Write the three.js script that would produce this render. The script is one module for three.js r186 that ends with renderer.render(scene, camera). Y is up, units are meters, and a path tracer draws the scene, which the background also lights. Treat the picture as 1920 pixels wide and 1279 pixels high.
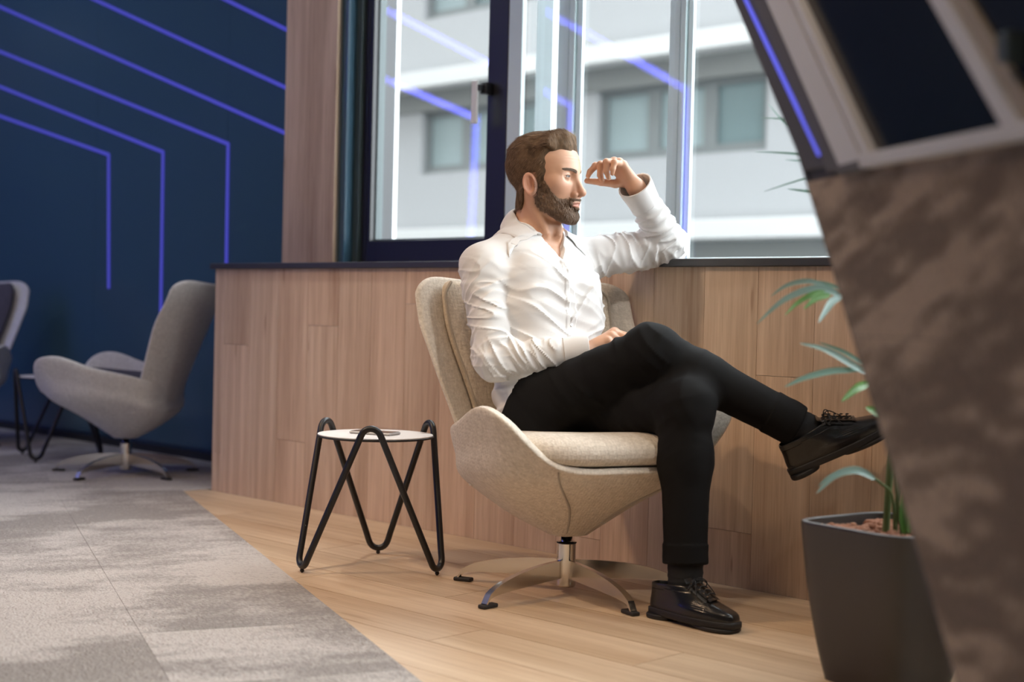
import * as THREE from 'three';
import { RoundedBoxGeometry } from 'three/addons/geometries/RoundedBoxGeometry.js';
import { mergeGeometries } from 'three/addons/utils/BufferGeometryUtils.js';
import { RectAreaLightUniformsLib } from 'three/addons/lights/RectAreaLightUniformsLib.js';
RectAreaLightUniformsLib.init();

// ---------------------------------------------------------------- camera, sky, lights, exposure
const V = (x, y, z) => new THREE.Vector3(x, y, z);
const scene = new THREE.Scene();
const renderer = new THREE.WebGLRenderer({ antialias: true });
renderer.toneMapping = THREE.LinearToneMapping;
renderer.toneMappingExposure = 1.0;
renderer.shadowMap.enabled = true;
const VIEW = THREE.MathUtils.degToRad(44.1);             // the camera looks 44 degrees off the window wall's normal
const camera = new THREE.PerspectiveCamera(26.97, 1920 / 1279, 0.05, 120);
camera.position.set(5.058, 0.7876, 3.424);
camera.rotation.order = 'YXZ';
camera.rotation.set(THREE.MathUtils.degToRad(-1.22), VIEW, Math.atan(0.0245));
camera.focus = 4.05;
camera.userData.fStop = 1.9;
scene.background = new THREE.Color(0.90, 0.96, 1.0);      // plain overcast sky
scene.backgroundIntensity = 11;
scene.environment = null;

// ceiling spots out of view, placed to light man, table and carpet: x, y, z of the lamp, what it points at, colour, candela, half-angle, softness
const UNSEEN_SPOTS = [
  { at: [5.4, 3.66, 0.75], to: [2.25, 0.75, 0.35], color: [1.0, 0.96, 0.91], cd: 12, angle: 0.34, radius: 5 },
  { at: [0.9, 3.66, 3.3], to: [1.9, 0.5, 0.5], color: [1.0, 0.70, 0.44], cd: 15, angle: 0.5, radius: 4 },
  { at: [0.9, 3.66, 0.95], to: [0.75, 0.0, 0.85], color: [1.0, 0.93, 0.86], cd: 12, angle: 0.42, radius: 4 },
  { at: [3.3, 3.66, 2.1], to: [2.7, 0.0, 1.3], color: [1.0, 0.76, 0.52], cd: 8, angle: 0.5, radius: 4 },
];
// added fill panels out of view, lifting the ambient light: centre x, z, radiance
const COOL = [0.84, 0.90, 1.0], NEUTRAL = [1.0, 0.94, 0.88];
const WARM = [1.0, 0.66, 0.40];
const FILL_PANELS = [[-2.6, 1.1, 16, COOL], [0.4, 1.6, 5, NEUTRAL], [3.0, 1.9, 3, NEUTRAL], [6.2, 1.9, 7, NEUTRAL], [-2.6, 3.2, 12, COOL], [0.4, 3.9, 20, WARM], [3.2, 3.9, 16, WARM], [6.2, 3.7, 6, WARM]];

// ---------------------------------------------------------------- helpers
const mul32 = (s) => () => { s |= 0; s = (s + 0x6d2b79f5) | 0; let t = Math.imul(s ^ (s >>> 15), 1 | s); t = (t + Math.imul(t ^ (t >>> 7), 61 | t)) ^ t; return ((t ^ (t >>> 14)) >>> 0) / 4294967296; };
const clamp = (x, a, b) => Math.min(b, Math.max(a, x));
const lerp = (a, b, t) => a + (b - a) * t;
const sstep = (a, b, x) => { const t = clamp((x - a) / (b - a), 0, 1); return t * t * (3 - 2 * t); };
const used = {};
function numbered(name) { const n = used[name] = (used[name] ?? -1) + 1; return n ? `${name}_${String(n).padStart(3, '0')}` : name; }
function shade(o) { o.castShadow = o.receiveShadow = true; return o; }
function tag(o, label, category, group) { o.userData.label = label; o.userData.category = category; if (group) o.userData.group = group; return o; }
function thing(name, label, category, pos = [0, 0, 0], turn = 0, group) {
  const g = new THREE.Group(); g.name = numbered(name); g.position.set(...pos); g.rotation.y = turn; tag(g, label, category, group); scene.add(g); return g;
}
function part(name, geo, mat, parent) { const m = shade(new THREE.Mesh(geo, mat)); m.name = parent === scene ? numbered(name) : name; parent.add(m); return m; }
function struct(name, geo, mat) { const m = part(name, geo, mat, scene); m.userData.kind = 'structure'; return m; }
function structGroup(name, pos = [0, 0, 0], turn = 0) { const g = new THREE.Group(); g.name = numbered(name); g.position.set(...pos); g.rotation.y = turn; g.userData.kind = 'structure'; scene.add(g); return g; }
const sheet = (x0, x1, y0, y1, z) => new THREE.PlaneGeometry(x1 - x0, y1 - y0).translate((x0 + x1) / 2, (y0 + y1) / 2, z);
// box from min/max corners
function bx(x0, x1, y0, y1, z0, z1, r = 0) {
  const w = x1 - x0, h = y1 - y0, d = z1 - z0;
  const g = r ? new RoundedBoxGeometry(w, h, d, 2, r) : new THREE.BoxGeometry(w, h, d);
  g.translate((x0 + x1) / 2, (y0 + y1) / 2, (z0 + z1) / 2); return g;
}
const merged = (list) => mergeGeometries(list.map((g) => { const n = g.index ? g.toNonIndexed() : g; for (const k of Object.keys(n.attributes)) if (!['position', 'normal', 'uv'].includes(k)) n.deleteAttribute(k); if (!n.attributes.uv) n.setAttribute('uv', new THREE.BufferAttribute(new Float32Array(n.attributes.position.count * 2), 2)); return n; }));
// uv in metres from the dominant normal axis (through point o, grain along `along` 'x'|'y'|'z')
function boxUV(g, s = 1, grain = 'y', ou = 0, ov = 0) {
  const n = g.index ? g.toNonIndexed() : g, p = n.attributes.position, nn = n.attributes.normal, uv = new Float32Array(p.count * 2);
  for (let i = 0; i < p.count; i += 3) {
    let ax = 0, ay = 0, az = 0;
    for (let k = 0; k < 3; k++) { ax += Math.abs(nn.getX(i + k)); ay += Math.abs(nn.getY(i + k)); az += Math.abs(nn.getZ(i + k)); }
    for (let k = 0; k < 3; k++) {
      const x = p.getX(i + k), y = p.getY(i + k), z = p.getZ(i + k); let a, b;
      if (ax >= ay && ax >= az) [a, b] = [z, y]; else if (ay >= az) [a, b] = [x, z]; else [a, b] = [x, y];
      if (grain === 'x') [a, b] = ax >= ay && ax >= az ? [a, b] : [b, a];
      uv[(i + k) * 2] = a * s + ou; uv[(i + k) * 2 + 1] = b * s + ov;
    }
  }
  n.setAttribute('uv', new THREE.BufferAttribute(uv, 2)); return n;
}
function tube(pts, r, closed = false, seg = 64, rad = 10, tension = 0.5) {
  return new THREE.TubeGeometry(new THREE.CatmullRomCurve3(pts.map((p) => (p.isVector3 ? p : V(...p))), closed, 'catmullrom', tension), seg, r, rad, closed);
}
// grid surface from f(u,v) -> [x,y,z]; returns indexed smooth geometry
function surf(f, nu, nv, wrapU = false) {
  const pos = [], uv = [], idx = [], cu = nu + 1;
  for (let j = 0; j <= nv; j++) for (let i = 0; i <= nu; i++) { pos.push(...f(i / nu, j / nv)); uv.push(i / nu, j / nv); }
  for (let j = 0; j < nv; j++) for (let i = 0; i < nu; i++) { const a = j * cu + i, b = a + 1, c = a + cu, d = c + 1; idx.push(a, b, d, a, d, c); }
  const g = new THREE.BufferGeometry();
  g.setAttribute('position', new THREE.Float32BufferAttribute(pos, 3)); g.setAttribute('uv', new THREE.Float32BufferAttribute(uv, 2)); g.setIndex(idx); g.computeVertexNormals();
  if (wrapU) { const n = g.attributes.normal; for (let j = 0; j <= nv; j++) { const a = j * cu, b = a + nu; const x = n.getX(a) + n.getX(b), y = n.getY(a) + n.getY(b), z = n.getZ(a) + n.getZ(b), l = Math.hypot(x, y, z) || 1; n.setXYZ(a, x / l, y / l, z / l); n.setXYZ(b, x / l, y / l, z / l); } }
  return g;
}
// prism: polygon in the XY plane with thickness along z (z0..z1), small bevel
function prism(poly, z0, z1, bevel = 0) {
  const s = new THREE.Shape(poly.map(([x, y]) => new THREE.Vector2(x, y)));
  const g = new THREE.ExtrudeGeometry(s, { depth: z1 - z0 - 2 * bevel, bevelEnabled: bevel > 0, bevelSize: bevel, bevelThickness: bevel, bevelSegments: 1, bevelOffset: -bevel });
  g.translate(0, 0, z0 + bevel); return g;
}
function clipPoly(poly, a, b, c) { // keep a*x + b*y + c >= 0
  const out = [];
  for (let i = 0; i < poly.length; i++) {
    const p = poly[i], q = poly[(i + 1) % poly.length], dp = a * p[0] + b * p[1] + c, dq = a * q[0] + b * q[1] + c;
    if (dp >= 0) out.push(p);
    if ((dp >= 0) !== (dq >= 0)) { const t = dp / (dp - dq); out.push([p[0] + (q[0] - p[0]) * t, p[1] + (q[1] - p[1]) * t]); }
  }
  return out;
}
const catmull = (pts, t, closed) => { // pts: array of arrays, t in [0,1]
  const n = pts.length, m = closed ? n : n - 1, x = clamp(t, 0, 1) * m, i = Math.min(Math.floor(x), m - 1), f = x - i;
  const P = (k) => pts[closed ? ((k % n) + n) % n : clamp(k, 0, n - 1)], a = P(i - 1), b = P(i), c = P(i + 1), d = P(i + 2);
  return b.map((_, k) => 0.5 * (2 * b[k] + (c[k] - a[k]) * f + (2 * a[k] - 5 * b[k] + 4 * c[k] - d[k]) * f * f + (3 * b[k] - 3 * c[k] + d[k] - a[k]) * f * f * f));
};

// ---------------------------------------------------------------- noise and textures
const PERM = new Uint8Array(512); { const r = mul32(11), p = [...Array(256).keys()]; for (let i = 255; i > 0; i--) { const j = Math.floor(r() * (i + 1)); [p[i], p[j]] = [p[j], p[i]]; } for (let i = 0; i < 512; i++) PERM[i] = p[i & 255]; }
function n3(x, y, z) { // gradient noise, -1..1
  const X = Math.floor(x), Y = Math.floor(y), Z = Math.floor(z); x -= X; y -= Y; z -= Z;
  const u = x * x * x * (x * (x * 6 - 15) + 10), v = y * y * y * (y * (y * 6 - 15) + 10), w = z * z * z * (z * (z * 6 - 15) + 10);
  const g = (i, j, k, a, b, c) => { const h = PERM[PERM[PERM[(X + i) & 255] + ((Y + j) & 255)] + ((Z + k) & 255)] & 15, p = h < 8 ? a : b, q = h < 4 ? b : h === 12 || h === 14 ? a : c; return ((h & 1) ? -p : p) + ((h & 2) ? -q : q); };
  return lerp(lerp(lerp(g(0, 0, 0, x, y, z), g(1, 0, 0, x - 1, y, z), u), lerp(g(0, 1, 0, x, y - 1, z), g(1, 1, 0, x - 1, y - 1, z), u), v),
    lerp(lerp(g(0, 0, 1, x, y, z - 1), g(1, 0, 1, x - 1, y, z - 1), u), lerp(g(0, 1, 1, x, y - 1, z - 1), g(1, 1, 1, x - 1, y - 1, z - 1), u), v), w);
}
// tiling 2-D value noise; px, py periods
function tn(seed) {
  const r = new Float32Array(65536); const rr = mul32(seed); for (let i = 0; i < 65536; i++) r[i] = rr();
  return (x, y, px, py) => { const X = Math.floor(x), Y = Math.floor(y), fx = x - X, fy = y - Y, s = fx * fx * (3 - 2 * fx), t = fy * fy * (3 - 2 * fy);
    const h = (i, j) => r[((((X + i) % px + px) % px) * 251 + (((Y + j) % py + py) % py) * 7919) & 65535];
    return lerp(lerp(h(0, 0), h(1, 0), s), lerp(h(0, 1), h(1, 1), s), t); };
}
function dataTex(w, h, fn, srgb = true, rep = [1, 1]) {
  const d = new Uint8Array(w * h * 4);
  for (let j = 0; j < h; j++) for (let i = 0; i < w; i++) { const c = fn(i / w, j / h, i, j); const o = (j * w + i) * 4; d[o] = clamp(c[0], 0, 255); d[o + 1] = clamp(c[1], 0, 255); d[o + 2] = clamp(c[2], 0, 255); d[o + 3] = 255; }
  const t = new THREE.DataTexture(d, w, h, THREE.RGBAFormat); t.magFilter = THREE.LinearFilter; t.minFilter = THREE.LinearMipmapLinearFilter; t.generateMipmaps = true;
  t.wrapS = t.wrapT = THREE.RepeatWrapping; t.repeat.set(...rep); if (srgb) t.colorSpace = THREE.SRGBColorSpace; t.needsUpdate = true; return t;
}
// oak: u across the grain (1.2 m), v along it (2.4 m)
function oak(seed, base, dark, contrast = 1) {
  const A = tn(seed), B = tn(seed + 1), C = tn(seed + 2), r = mul32(seed + 5), knots = [...Array(16)].map(() => [r(), r(), 0.3 + r() * 0.7]);
  return dataTex(1024, 1024, (u, v) => {
    let kx = 0, kd = 0;
    for (const [a, b, s] of knots) { let du = Math.abs(u - a), dv = Math.abs(v - b); du = Math.min(du, 1 - du); dv = Math.min(dv, 1 - dv); const e = Math.exp(-(du * du * 30000 + dv * dv * 2500) / (s * s)); kx += e; kd += Math.exp(-(du * du * 9000 + dv * dv * 600) / (s * s)); }
    const warp = (A(u * 6, v * 4, 6, 4) - 0.5) * 1.4 + kd * 0.5;
    const bands = A(u * 14 + warp, v * 2, 14, 2) * 0.5 + B(u * 40 + warp * 2, v * 3, 40, 3) * 0.35 + C(u * 110, v * 6, 110, 6) * 0.3;
    const fibre = B(u * 250, v * 14, 250, 14) * 0.5 + C(u * 400, v * 40, 400, 40) * 0.5;
    const pore = Math.pow(C(u * 300, v * 30, 300, 30), 6) * 0.5;
    let t = clamp(((bands - 0.575) * 1.3 + (fibre - 0.5) * 0.45) * contrast + 0.36 + pore * 0.5 + kx * 0.9 + kd * 0.24, 0, 1);
    return base.map((c, k) => lerp(c, dark[k], t));
  });
}
const oakWall = oak(3, [226, 203, 178], [180, 152, 127], 0.9);
const oakFloor = oak(31, [224, 202, 174], [182, 152, 120], 0.8);
function withOffset(t, rx, ry) { const c = t.clone(); c.repeat.set(rx, ry); return c; }
// carpet: 1 m tile of cloudy loop pile
function carpetTex(seed, light, dark, sx = 3, sy = 7) {
  const A = tn(seed), B = tn(seed + 1), C = tn(seed + 2);
  return dataTex(1024, 1024, (u, v) => {
    const w = (B(u * 5, v * 5, 5, 5) - 0.5) * 1.6;
    let m = A(u * sx + w, v * sy + w, sx, sy) * 0.6 + B(u * sx * 3, v * sy * 3 + w, sx * 3, sy * 3) * 0.4 + C(u * 20, v * 48, 20, 48) * 0.25;
    m = sstep(0.38, 0.86, m);
    const loop = C(u * 256, v * 200, 256, 200), loop2 = A(u * 512, v * 128, 512, 128);
    const t = clamp(m + (loop - 0.5) * 0.55 + (loop2 - 0.5) * 0.4, 0, 1);
    return light.map((c, k) => lerp(dark[k], c, t));
  });
}
const carpetBump = (() => { const A = tn(71), B = tn(72); return dataTex(512, 512, (u, v) => { const h = A(u * 170, v * 100, 170, 100) * 150 + B(u * 256, v * 256, 256, 256) * 105; return [h, h, h]; }, false); })();
const weave = (() => { const A = tn(81); return dataTex(512, 512, (u, v, i, j) => { const a = Math.abs(Math.sin(u * Math.PI * 64)), b = Math.abs(Math.sin(v * Math.PI * 64)); const k = (Math.floor(u * 64) + Math.floor(v * 64)) & 1; const h = (k ? a : b) * 150 + A(u * 128, v * 128, 128, 128) * 100; return [h, h, h]; }, false); })();
function fabricTex(seed, c0, c1) { const A = tn(seed), B = tn(seed + 1), C = tn(seed + 2); return dataTex(512, 512, (u, v) => { const t = clamp(A(u * 160, v * 60, 160, 60) * 0.4 + B(u * 60, v * 160, 60, 160) * 0.4 + C(u * 256, v * 256, 256, 256) * 0.45 - 0.12, 0, 1); return c0.map((c, k) => lerp(c, c1[k], t)); }); }

const std = (o) => new THREE.MeshStandardMaterial(o);
const phys = (o) => new THREE.MeshPhysicalMaterial(o);
const M = {};
M.wood = [0, 1, 2, 3].map((i) => std({ map: withOffset(oakWall, 1 / 1.2, 1 / 2.4), roughness: 0.62, color: new THREE.Color().setRGB(...[[0.94, 0.91, 0.89], [0.97, 0.93, 0.91], [0.91, 0.88, 0.86], [0.95, 0.90, 0.87]][i]) }));
M.floorWood = [0, 1, 2, 3].map((i) => std({ map: withOffset(oakFloor, 1 / 1.2, 1 / 2.4), roughness: 0.42, color: new THREE.Color().setRGB(...[[0.92, 0.89, 0.86], [0.97, 0.94, 0.91], [0.88, 0.85, 0.81], [0.93, 0.89, 0.85]][i]) }));
M.carpet = [0, 1, 2].map((i) => std({ map: carpetTex(40 + i * 5, [190, 184, 179], [144, 138, 134], 3, 4), bumpMap: (() => { const b = carpetBump.clone(); b.repeat.set(3, 3); return b; })(), bumpScale: 0.004, roughness: 1 }));
M.wallCarpet = [0].map((i) => std({ map: carpetTex(60 + i * 5, [190, 171, 154], [128, 113, 102], 4, 13), bumpMap: (() => { const b = carpetBump.clone(); b.repeat.set(3, 3); return b; })(), bumpScale: 0.005, roughness: 1 }));
M.navy = std({ color: new THREE.Color().setRGB(0.052, 0.110, 0.160), roughness: 0.17 });
M.black = std({ color: new THREE.Color().setRGB(0.016, 0.016, 0.019), roughness: 0.42 });
M.sill = std({ color: new THREE.Color().setRGB(0.042, 0.042, 0.044), roughness: 0.42 });
M.greyFrame = std({ color: new THREE.Color().setRGB(0.66, 0.80, 0.84), roughness: 0.4 });
M.slate = std({ color: new THREE.Color().setRGB(0.06, 0.085, 0.09), roughness: 0.45 });
M.whiteFrame = std({ color: new THREE.Color().setRGB(0.82, 0.84, 0.85), roughness: 0.5 });
M.glass = phys({ color: new THREE.Color().setRGB(0.985, 0.995, 0.995), transmission: 1, thickness: 0, roughness: 0, ior: 1.5 });
M.ceiling = std({ color: new THREE.Color().setRGB(0.62, 0.61, 0.60), roughness: 0.95 });
M.plaster = std({ color: new THREE.Color().setRGB(0.42, 0.40, 0.38), roughness: 0.95 });
M.led = std({ color: 0x000000, emissive: new THREE.Color().setRGB(0.060, 0.062, 0.46), emissiveIntensity: 1 });
M.ledHot = std({ color: 0x000000, emissive: new THREE.Color().setRGB(0.85, 0.9, 7.5), emissiveIntensity: 1 });  // for the lines out of view: strong enough that their reflections show
M.chrome = std({ color: new THREE.Color().setRGB(0.72, 0.70, 0.67), metalness: 1, roughness: 0.16 });
M.blackTube = std({ color: new THREE.Color().setRGB(0.012, 0.012, 0.013), roughness: 0.36 });
M.rubber = std({ color: new THREE.Color().setRGB(0.02, 0.018, 0.018), roughness: 0.6 });
const fab = fabricTex(91, [232, 222, 208], [198, 187, 172]), fabGrey = fabricTex(95, [228, 227, 227], [196, 195, 196]);
M.beige = phys({ map: fab, bumpMap: weave, bumpScale: 0.0012, roughness: 0.95, sheen: 0.3, sheenRoughness: 0.6, sheenColor: new THREE.Color(0xffffff) });
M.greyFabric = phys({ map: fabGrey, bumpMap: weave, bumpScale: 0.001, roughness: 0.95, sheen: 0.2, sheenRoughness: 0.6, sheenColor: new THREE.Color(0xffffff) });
M.beigeDark = phys({ map: fabricTex(97, [226, 212, 192], [188, 172, 152]), bumpMap: weave, bumpScale: 0.0012, roughness: 0.95 });
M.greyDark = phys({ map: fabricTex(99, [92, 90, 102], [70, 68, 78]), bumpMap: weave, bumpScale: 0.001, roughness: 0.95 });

// ---------------------------------------------------------------- room shell
const PLANK = 0.19, PLEN = 1.285;
const g0 = 0.0012;
camera.updateMatrixWorld(true); camera.aspect = 1920 / 1279; camera.updateProjectionMatrix();
const inView = (x, y, z) => { const v = V(x, y, z).project(camera), c = V(x, y, z).applyMatrix4(camera.matrixWorldInverse); return c.z < -0.3 && Math.abs(v.x) < 1.12 && Math.abs(v.y) < 1.2; };
const polyInView = (q) => q.some(([x, y]) => inView(x, 0, -y)) || inView(q.reduce((s, a) => s + a[0], 0) / q.length, 0, -q.reduce((s, a) => s + a[1], 0) / q.length);
// carpet edge line: Z = EA + EB * (X - EX)
const EB = 0.4445, EX = -0.06, EA = 0.107;
{
  const ang = Math.atan(EB), cs = Math.cos(ang), sn = Math.sin(ang);
  const floor = structGroup('floor');
  part('subfloor', bx(-6.2, 9.2, -0.12, -0.012, -0.75, 4.75), M.plaster, floor);
  // wood planks run along the wall between the panelled wall and the carpet edge
  let row = 0; const r = mul32(5), farPlanks = [], farTiles = [];
  for (let z = 0; z < 4.7; z += PLANK, row++) {
    for (let x = -0.2 - ((row * 0.47) % PLEN); x < 9.1; x += PLEN) {
      let poly = [[x + g0, -z - PLANK + g0], [x + PLEN - g0, -z - PLANK + g0], [x + PLEN - g0, -z - g0], [x + g0, -z - g0]]; // (X, -Z)
      poly = clipPoly(poly, EB, 1, EA - EB * EX);        // -Z >= -(EA + EB (X - EX))
      poly = clipPoly(poly, 1, 0, 0.03);
      poly = clipPoly(poly, -1, 0, 9.1); poly = clipPoly(poly, 0, 1, 4.7);
      if (poly.length < 3) continue;
      const g = prism(poly, -0.012, 0); g.rotateX(-Math.PI / 2);
      const q = boxUV(g, 1, 'x', r(), r()), m = M.floorWood[Math.floor(r() * 4)];
      if (polyInView(poly)) part('plank', q, m, floor); else farPlanks.push(q);
    }
  }
  // carpet tiles, half a metre square, laid parallel to the carpet edge
  const o = [EX, EA];
  for (let i = -14; i < 19; i++) for (let j = 0; j < 12; j++) {
    const s0 = i * 0.5 + 0.097, t0 = j * 0.5;
    let poly = [[s0, t0], [s0 + 0.5, t0], [s0 + 0.5, t0 + 0.5], [s0, t0 + 0.5]].map(([s, t]) => [o[0] + s * cs - t * sn, -(o[1] + s * sn + t * cs)]);
    poly = shrink(poly, 0.0008);
    poly = clipPoly(poly, 1, 0, 6.1); poly = clipPoly(poly, -1, 0, 9.1); poly = clipPoly(poly, 0, 1, 4.7); poly = clipPoly(poly, 0, -1, 0.6);
    poly = poly.length > 2 ? poly : [];
    if (!poly.length) continue;
    const g = prism(poly, -0.012, 0.003 + r() * 0.0006); g.rotateX(-Math.PI / 2);
    g.rotateY(ang); const own = r() < 0.22, uvd = boxUV(g, 0.48, 'x', own ? r() : 0, own ? r() : 0); uvd.rotateY(-ang);
    const m = M.carpet[own ? Math.floor(r() * 3) : 0];
    if (polyInView(poly)) part('carpet_tile', uvd, m, floor); else farTiles.push(uvd);
  }
  part('carpet_field', mergeGeometries(farTiles), M.carpet[0], floor).userData.kind = 'stuff'; // out of view: joined
  part('plank_field', mergeGeometries(farPlanks), M.floorWood[0], floor).userData.kind = 'stuff';
  // strip of carpet between that edge's extension and the light wall
  for (let k = 0; k < 4; k++) {
    const x = -1.95 + k * 0.5;
    let q = [[x + 0.0005, -0.5], [x + 0.4995, -0.5], [x + 0.4995, 0.61], [x + 0.0005, 0.61]];
    q = clipPoly(clipPoly(q, EB, 1, EA - EB * EX), -1, 0, -0.03);
    if (q.length < 3) continue;
    const g = prism(q, -0.012, 0.003); g.rotateX(-Math.PI / 2);
    part('carpet_tile', boxUV(g, 0.55, 'x', r(), r()), M.carpet[k % 3], floor);
  }
}
function shrink(poly, d) { const cx = poly.reduce((s, p) => s + p[0], 0) / poly.length, cy = poly.reduce((s, p) => s + p[1], 0) / poly.length; return poly.map(([x, y]) => { const l = Math.hypot(x - cx, y - cy); return [x - (x - cx) / l * d, y - (y - cy) / l * d]; }); }

// panelled half-height wall under the windows, vertical oak planks
{
  const w = structGroup('wall_window');
  part('core', bx(0.004, 9.0, -0.02, 0.93, -0.62, -0.006), M.plaster, w);
  const r = mul32(17);
  const xs = [0, 0.059]; for (let x = 0.249; x < 5.6; x += PLANK) xs.push(x);
  for (let i = 0; i < xs.length - 1; i++) {
    const col = i - 1, cut = ((0.62 + col * 0.4589) % PLEN + PLEN) % PLEN;
    const ys = cut > 0.05 && cut < 0.9 ? [0, cut, 0.932] : [0, 0.932];
    for (let k = 0; k < ys.length - 1; k++) {
      const g = bx(xs[i] + 0.0006, xs[i + 1] - 0.0006, ys[k] + (k ? 0.0006 : 0), ys[k + 1] - 0.0006, -0.012, 0 - r() * 0.0004);
      part('plank', boxUV(g, 1, 'y', r(), r()), M.wood[Math.floor(r() * 4)], w);
    }
  }
  part('end_panel', boxUV(bx(-0.004, 0.004, 0, 0.932, -0.62, -0.001), 1, 'y', 0.3, 0.2), M.wood[0], w);
  struct('window_sill', bx(-0.021, 9.0, 0.932, 0.9555, -0.62, 0.018, 0.003), M.sill);
}
// pillar beside the window, clad in oak boards
{
  const p = structGroup('pillar');
  part('core', bx(-0.02, 0.32, 0.95, 3.8, -0.62, -0.375), M.plaster, p);
  const r = mul32(23);
  for (const [a, b] of [[-0.026, 0.142], [0.142, 0.325]]) part('plank', boxUV(bx(a + 0.0002, b - 0.0002, 0.956, 3.79, -0.376, -0.36), 1, 'y', 0.21, r()), M.wood[3], p);
  part('plank', boxUV(bx(-0.03, -0.0262, 0.956, 3.79, -0.62, -0.361), 1, 'y', r(), r()), M.wood[0], p);
}
// light wall: dark glossy panels with blue light lines
{
  const w = structGroup('wall_light');
  part('core', bx(-6.2, -0.02, -0.02, 3.8, -0.75, -0.62), M.navy, w);
  const seams = [-6.2, -4.57, -3.32, -2.07, -0.82, 0.0];
  for (let i = 0; i < 5; i++) part('panel', bx(seams[i] + 0.001, seams[i + 1] - 0.001, 0.06, 3.79, -0.625, -0.606), M.navy, w);
  struct('baseboard_light', bx(-6.15, -0.03, 0, 0.04, -0.625, -0.600, 0.003), M.black);
}
struct('wall_back', bx(-6.2, 9.2, -0.02, 3.9, 4.6, 4.75), M.navy);
struct('wall_left', bx(-6.35, -6.15, -0.02, 3.9, -0.75, 4.75), M.navy);
struct('wall_right', bx(9.0, 9.2, -0.02, 3.9, -0.75, 4.75), M.plaster);
struct('ceiling', bx(-6.35, 9.2, 3.8, 3.95, -0.75, 4.75), M.ceiling);
struct('added_wall_upper', bx(-48, 9.2, 3.96, 26, -0.75, 4.75), M.plaster);      // added storeys out of view, keeping sky light off the facade opposite
struct('added_wall_outer', bx(-48, -6.36, -4, 3.96, -0.75, 4.75), M.plaster);     // added street side out of view, shading the facade opposite
struct('wall_lintel', bx(-0.02, 9.0, 3.1, 3.8, -0.75, -0.40), M.plaster);

// light lines: polyline in the wall's X, Y; each segment is one strip
function ledLine(pts, z, face, mat, w, label, group, cd) {
  const g = thing('led_line', label, 'light', [pts[0][0], pts[0][1], z], 0, group);
  for (let i = 0; i < pts.length - 1; i++) {
    const [x0, y0] = pts[i], [x1, y1] = pts[i + 1], l = Math.hypot(x1 - x0, y1 - y0) + w * 0.5, a = Math.atan2(y1 - y0, x1 - x0);
    const b = new THREE.BoxGeometry(l, w, 0.006); const m = part('light_strip', b, mat, g);
    m.position.set((x0 + x1) / 2 - pts[0][0], (y0 + y1) / 2 - pts[0][1], 0); m.rotation.z = a;
    const L = new THREE.RectAreaLight(mat.emissive, cd, l, w); L.position.set((x0 + x1) / 2, (y0 + y1) / 2, z + face * 0.006); L.rotation.set(0, face > 0 ? Math.PI : 0, 0);
    L.rotation.order = 'YXZ'; L.rotation.z = face > 0 ? -a : a; scene.add(L);
  }
  return g;
}
{
  const z = -0.6015, lines = [
    [[[-6.1, 2.589], [-1.933, 1.582], [-1.907, 0.858]], 'blue light line with the leftmost and lowest bend on the dark wall'],
    [[[-6.1, 2.866], [-1.391, 1.564], [-1.383, 0.70]], 'blue light line bending down behind the grey lounge chair'],
    [[[-6.1, 3.131], [-0.809, 1.569], [-0.798, 0.35]], 'blue light line bending down just left of the wood counter end'],
    [[[-6.1, 3.51], [-0.346, 1.589], [-0.05, 1.49]], 'blue light line meeting the wood pillar lowest, well above the sill'],
    [[[-5.67, 3.75], [-0.345, 1.799], [-0.05, 1.691]], 'blue light line meeting the wood pillar second from the top'],
    [[[-4.4, 3.74], [-0.342, 2.066], [-0.05, 1.946]], 'blue light line meeting the wood pillar highest, at the frame top'],
  ];
  for (const [p, l] of lines) ledLine(p, z, 1, M.led, 0.0175, l, 'blue light lines on the dark wall', 1);
  // on the wall across the room: out of view, stronger than the rest, seen only as reflections in the panes
  const zb = 4.594, back = [
    [[[-5.9, 3.16], [-4.19, 2.52], [-4.25, 0.4]], 'blue light line with the lowest bend on the wall out of view across the room'],
    [[[-5.7, 3.77], [-3.08, 2.55], [-3.1, 0.4]], 'blue light line with the middle bend on the wall out of view across the room'],
    [[[-4.1, 3.76], [-1.85, 2.57], [-1.82, 0.4]], 'blue light line with the rightmost bend on the wall out of view across the room'],
  ];
  for (const [p, l] of back) ledLine(p, zb, -1, M.ledHot, 0.055, l, 'blue light lines out of view across the room', 1);
}

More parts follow.
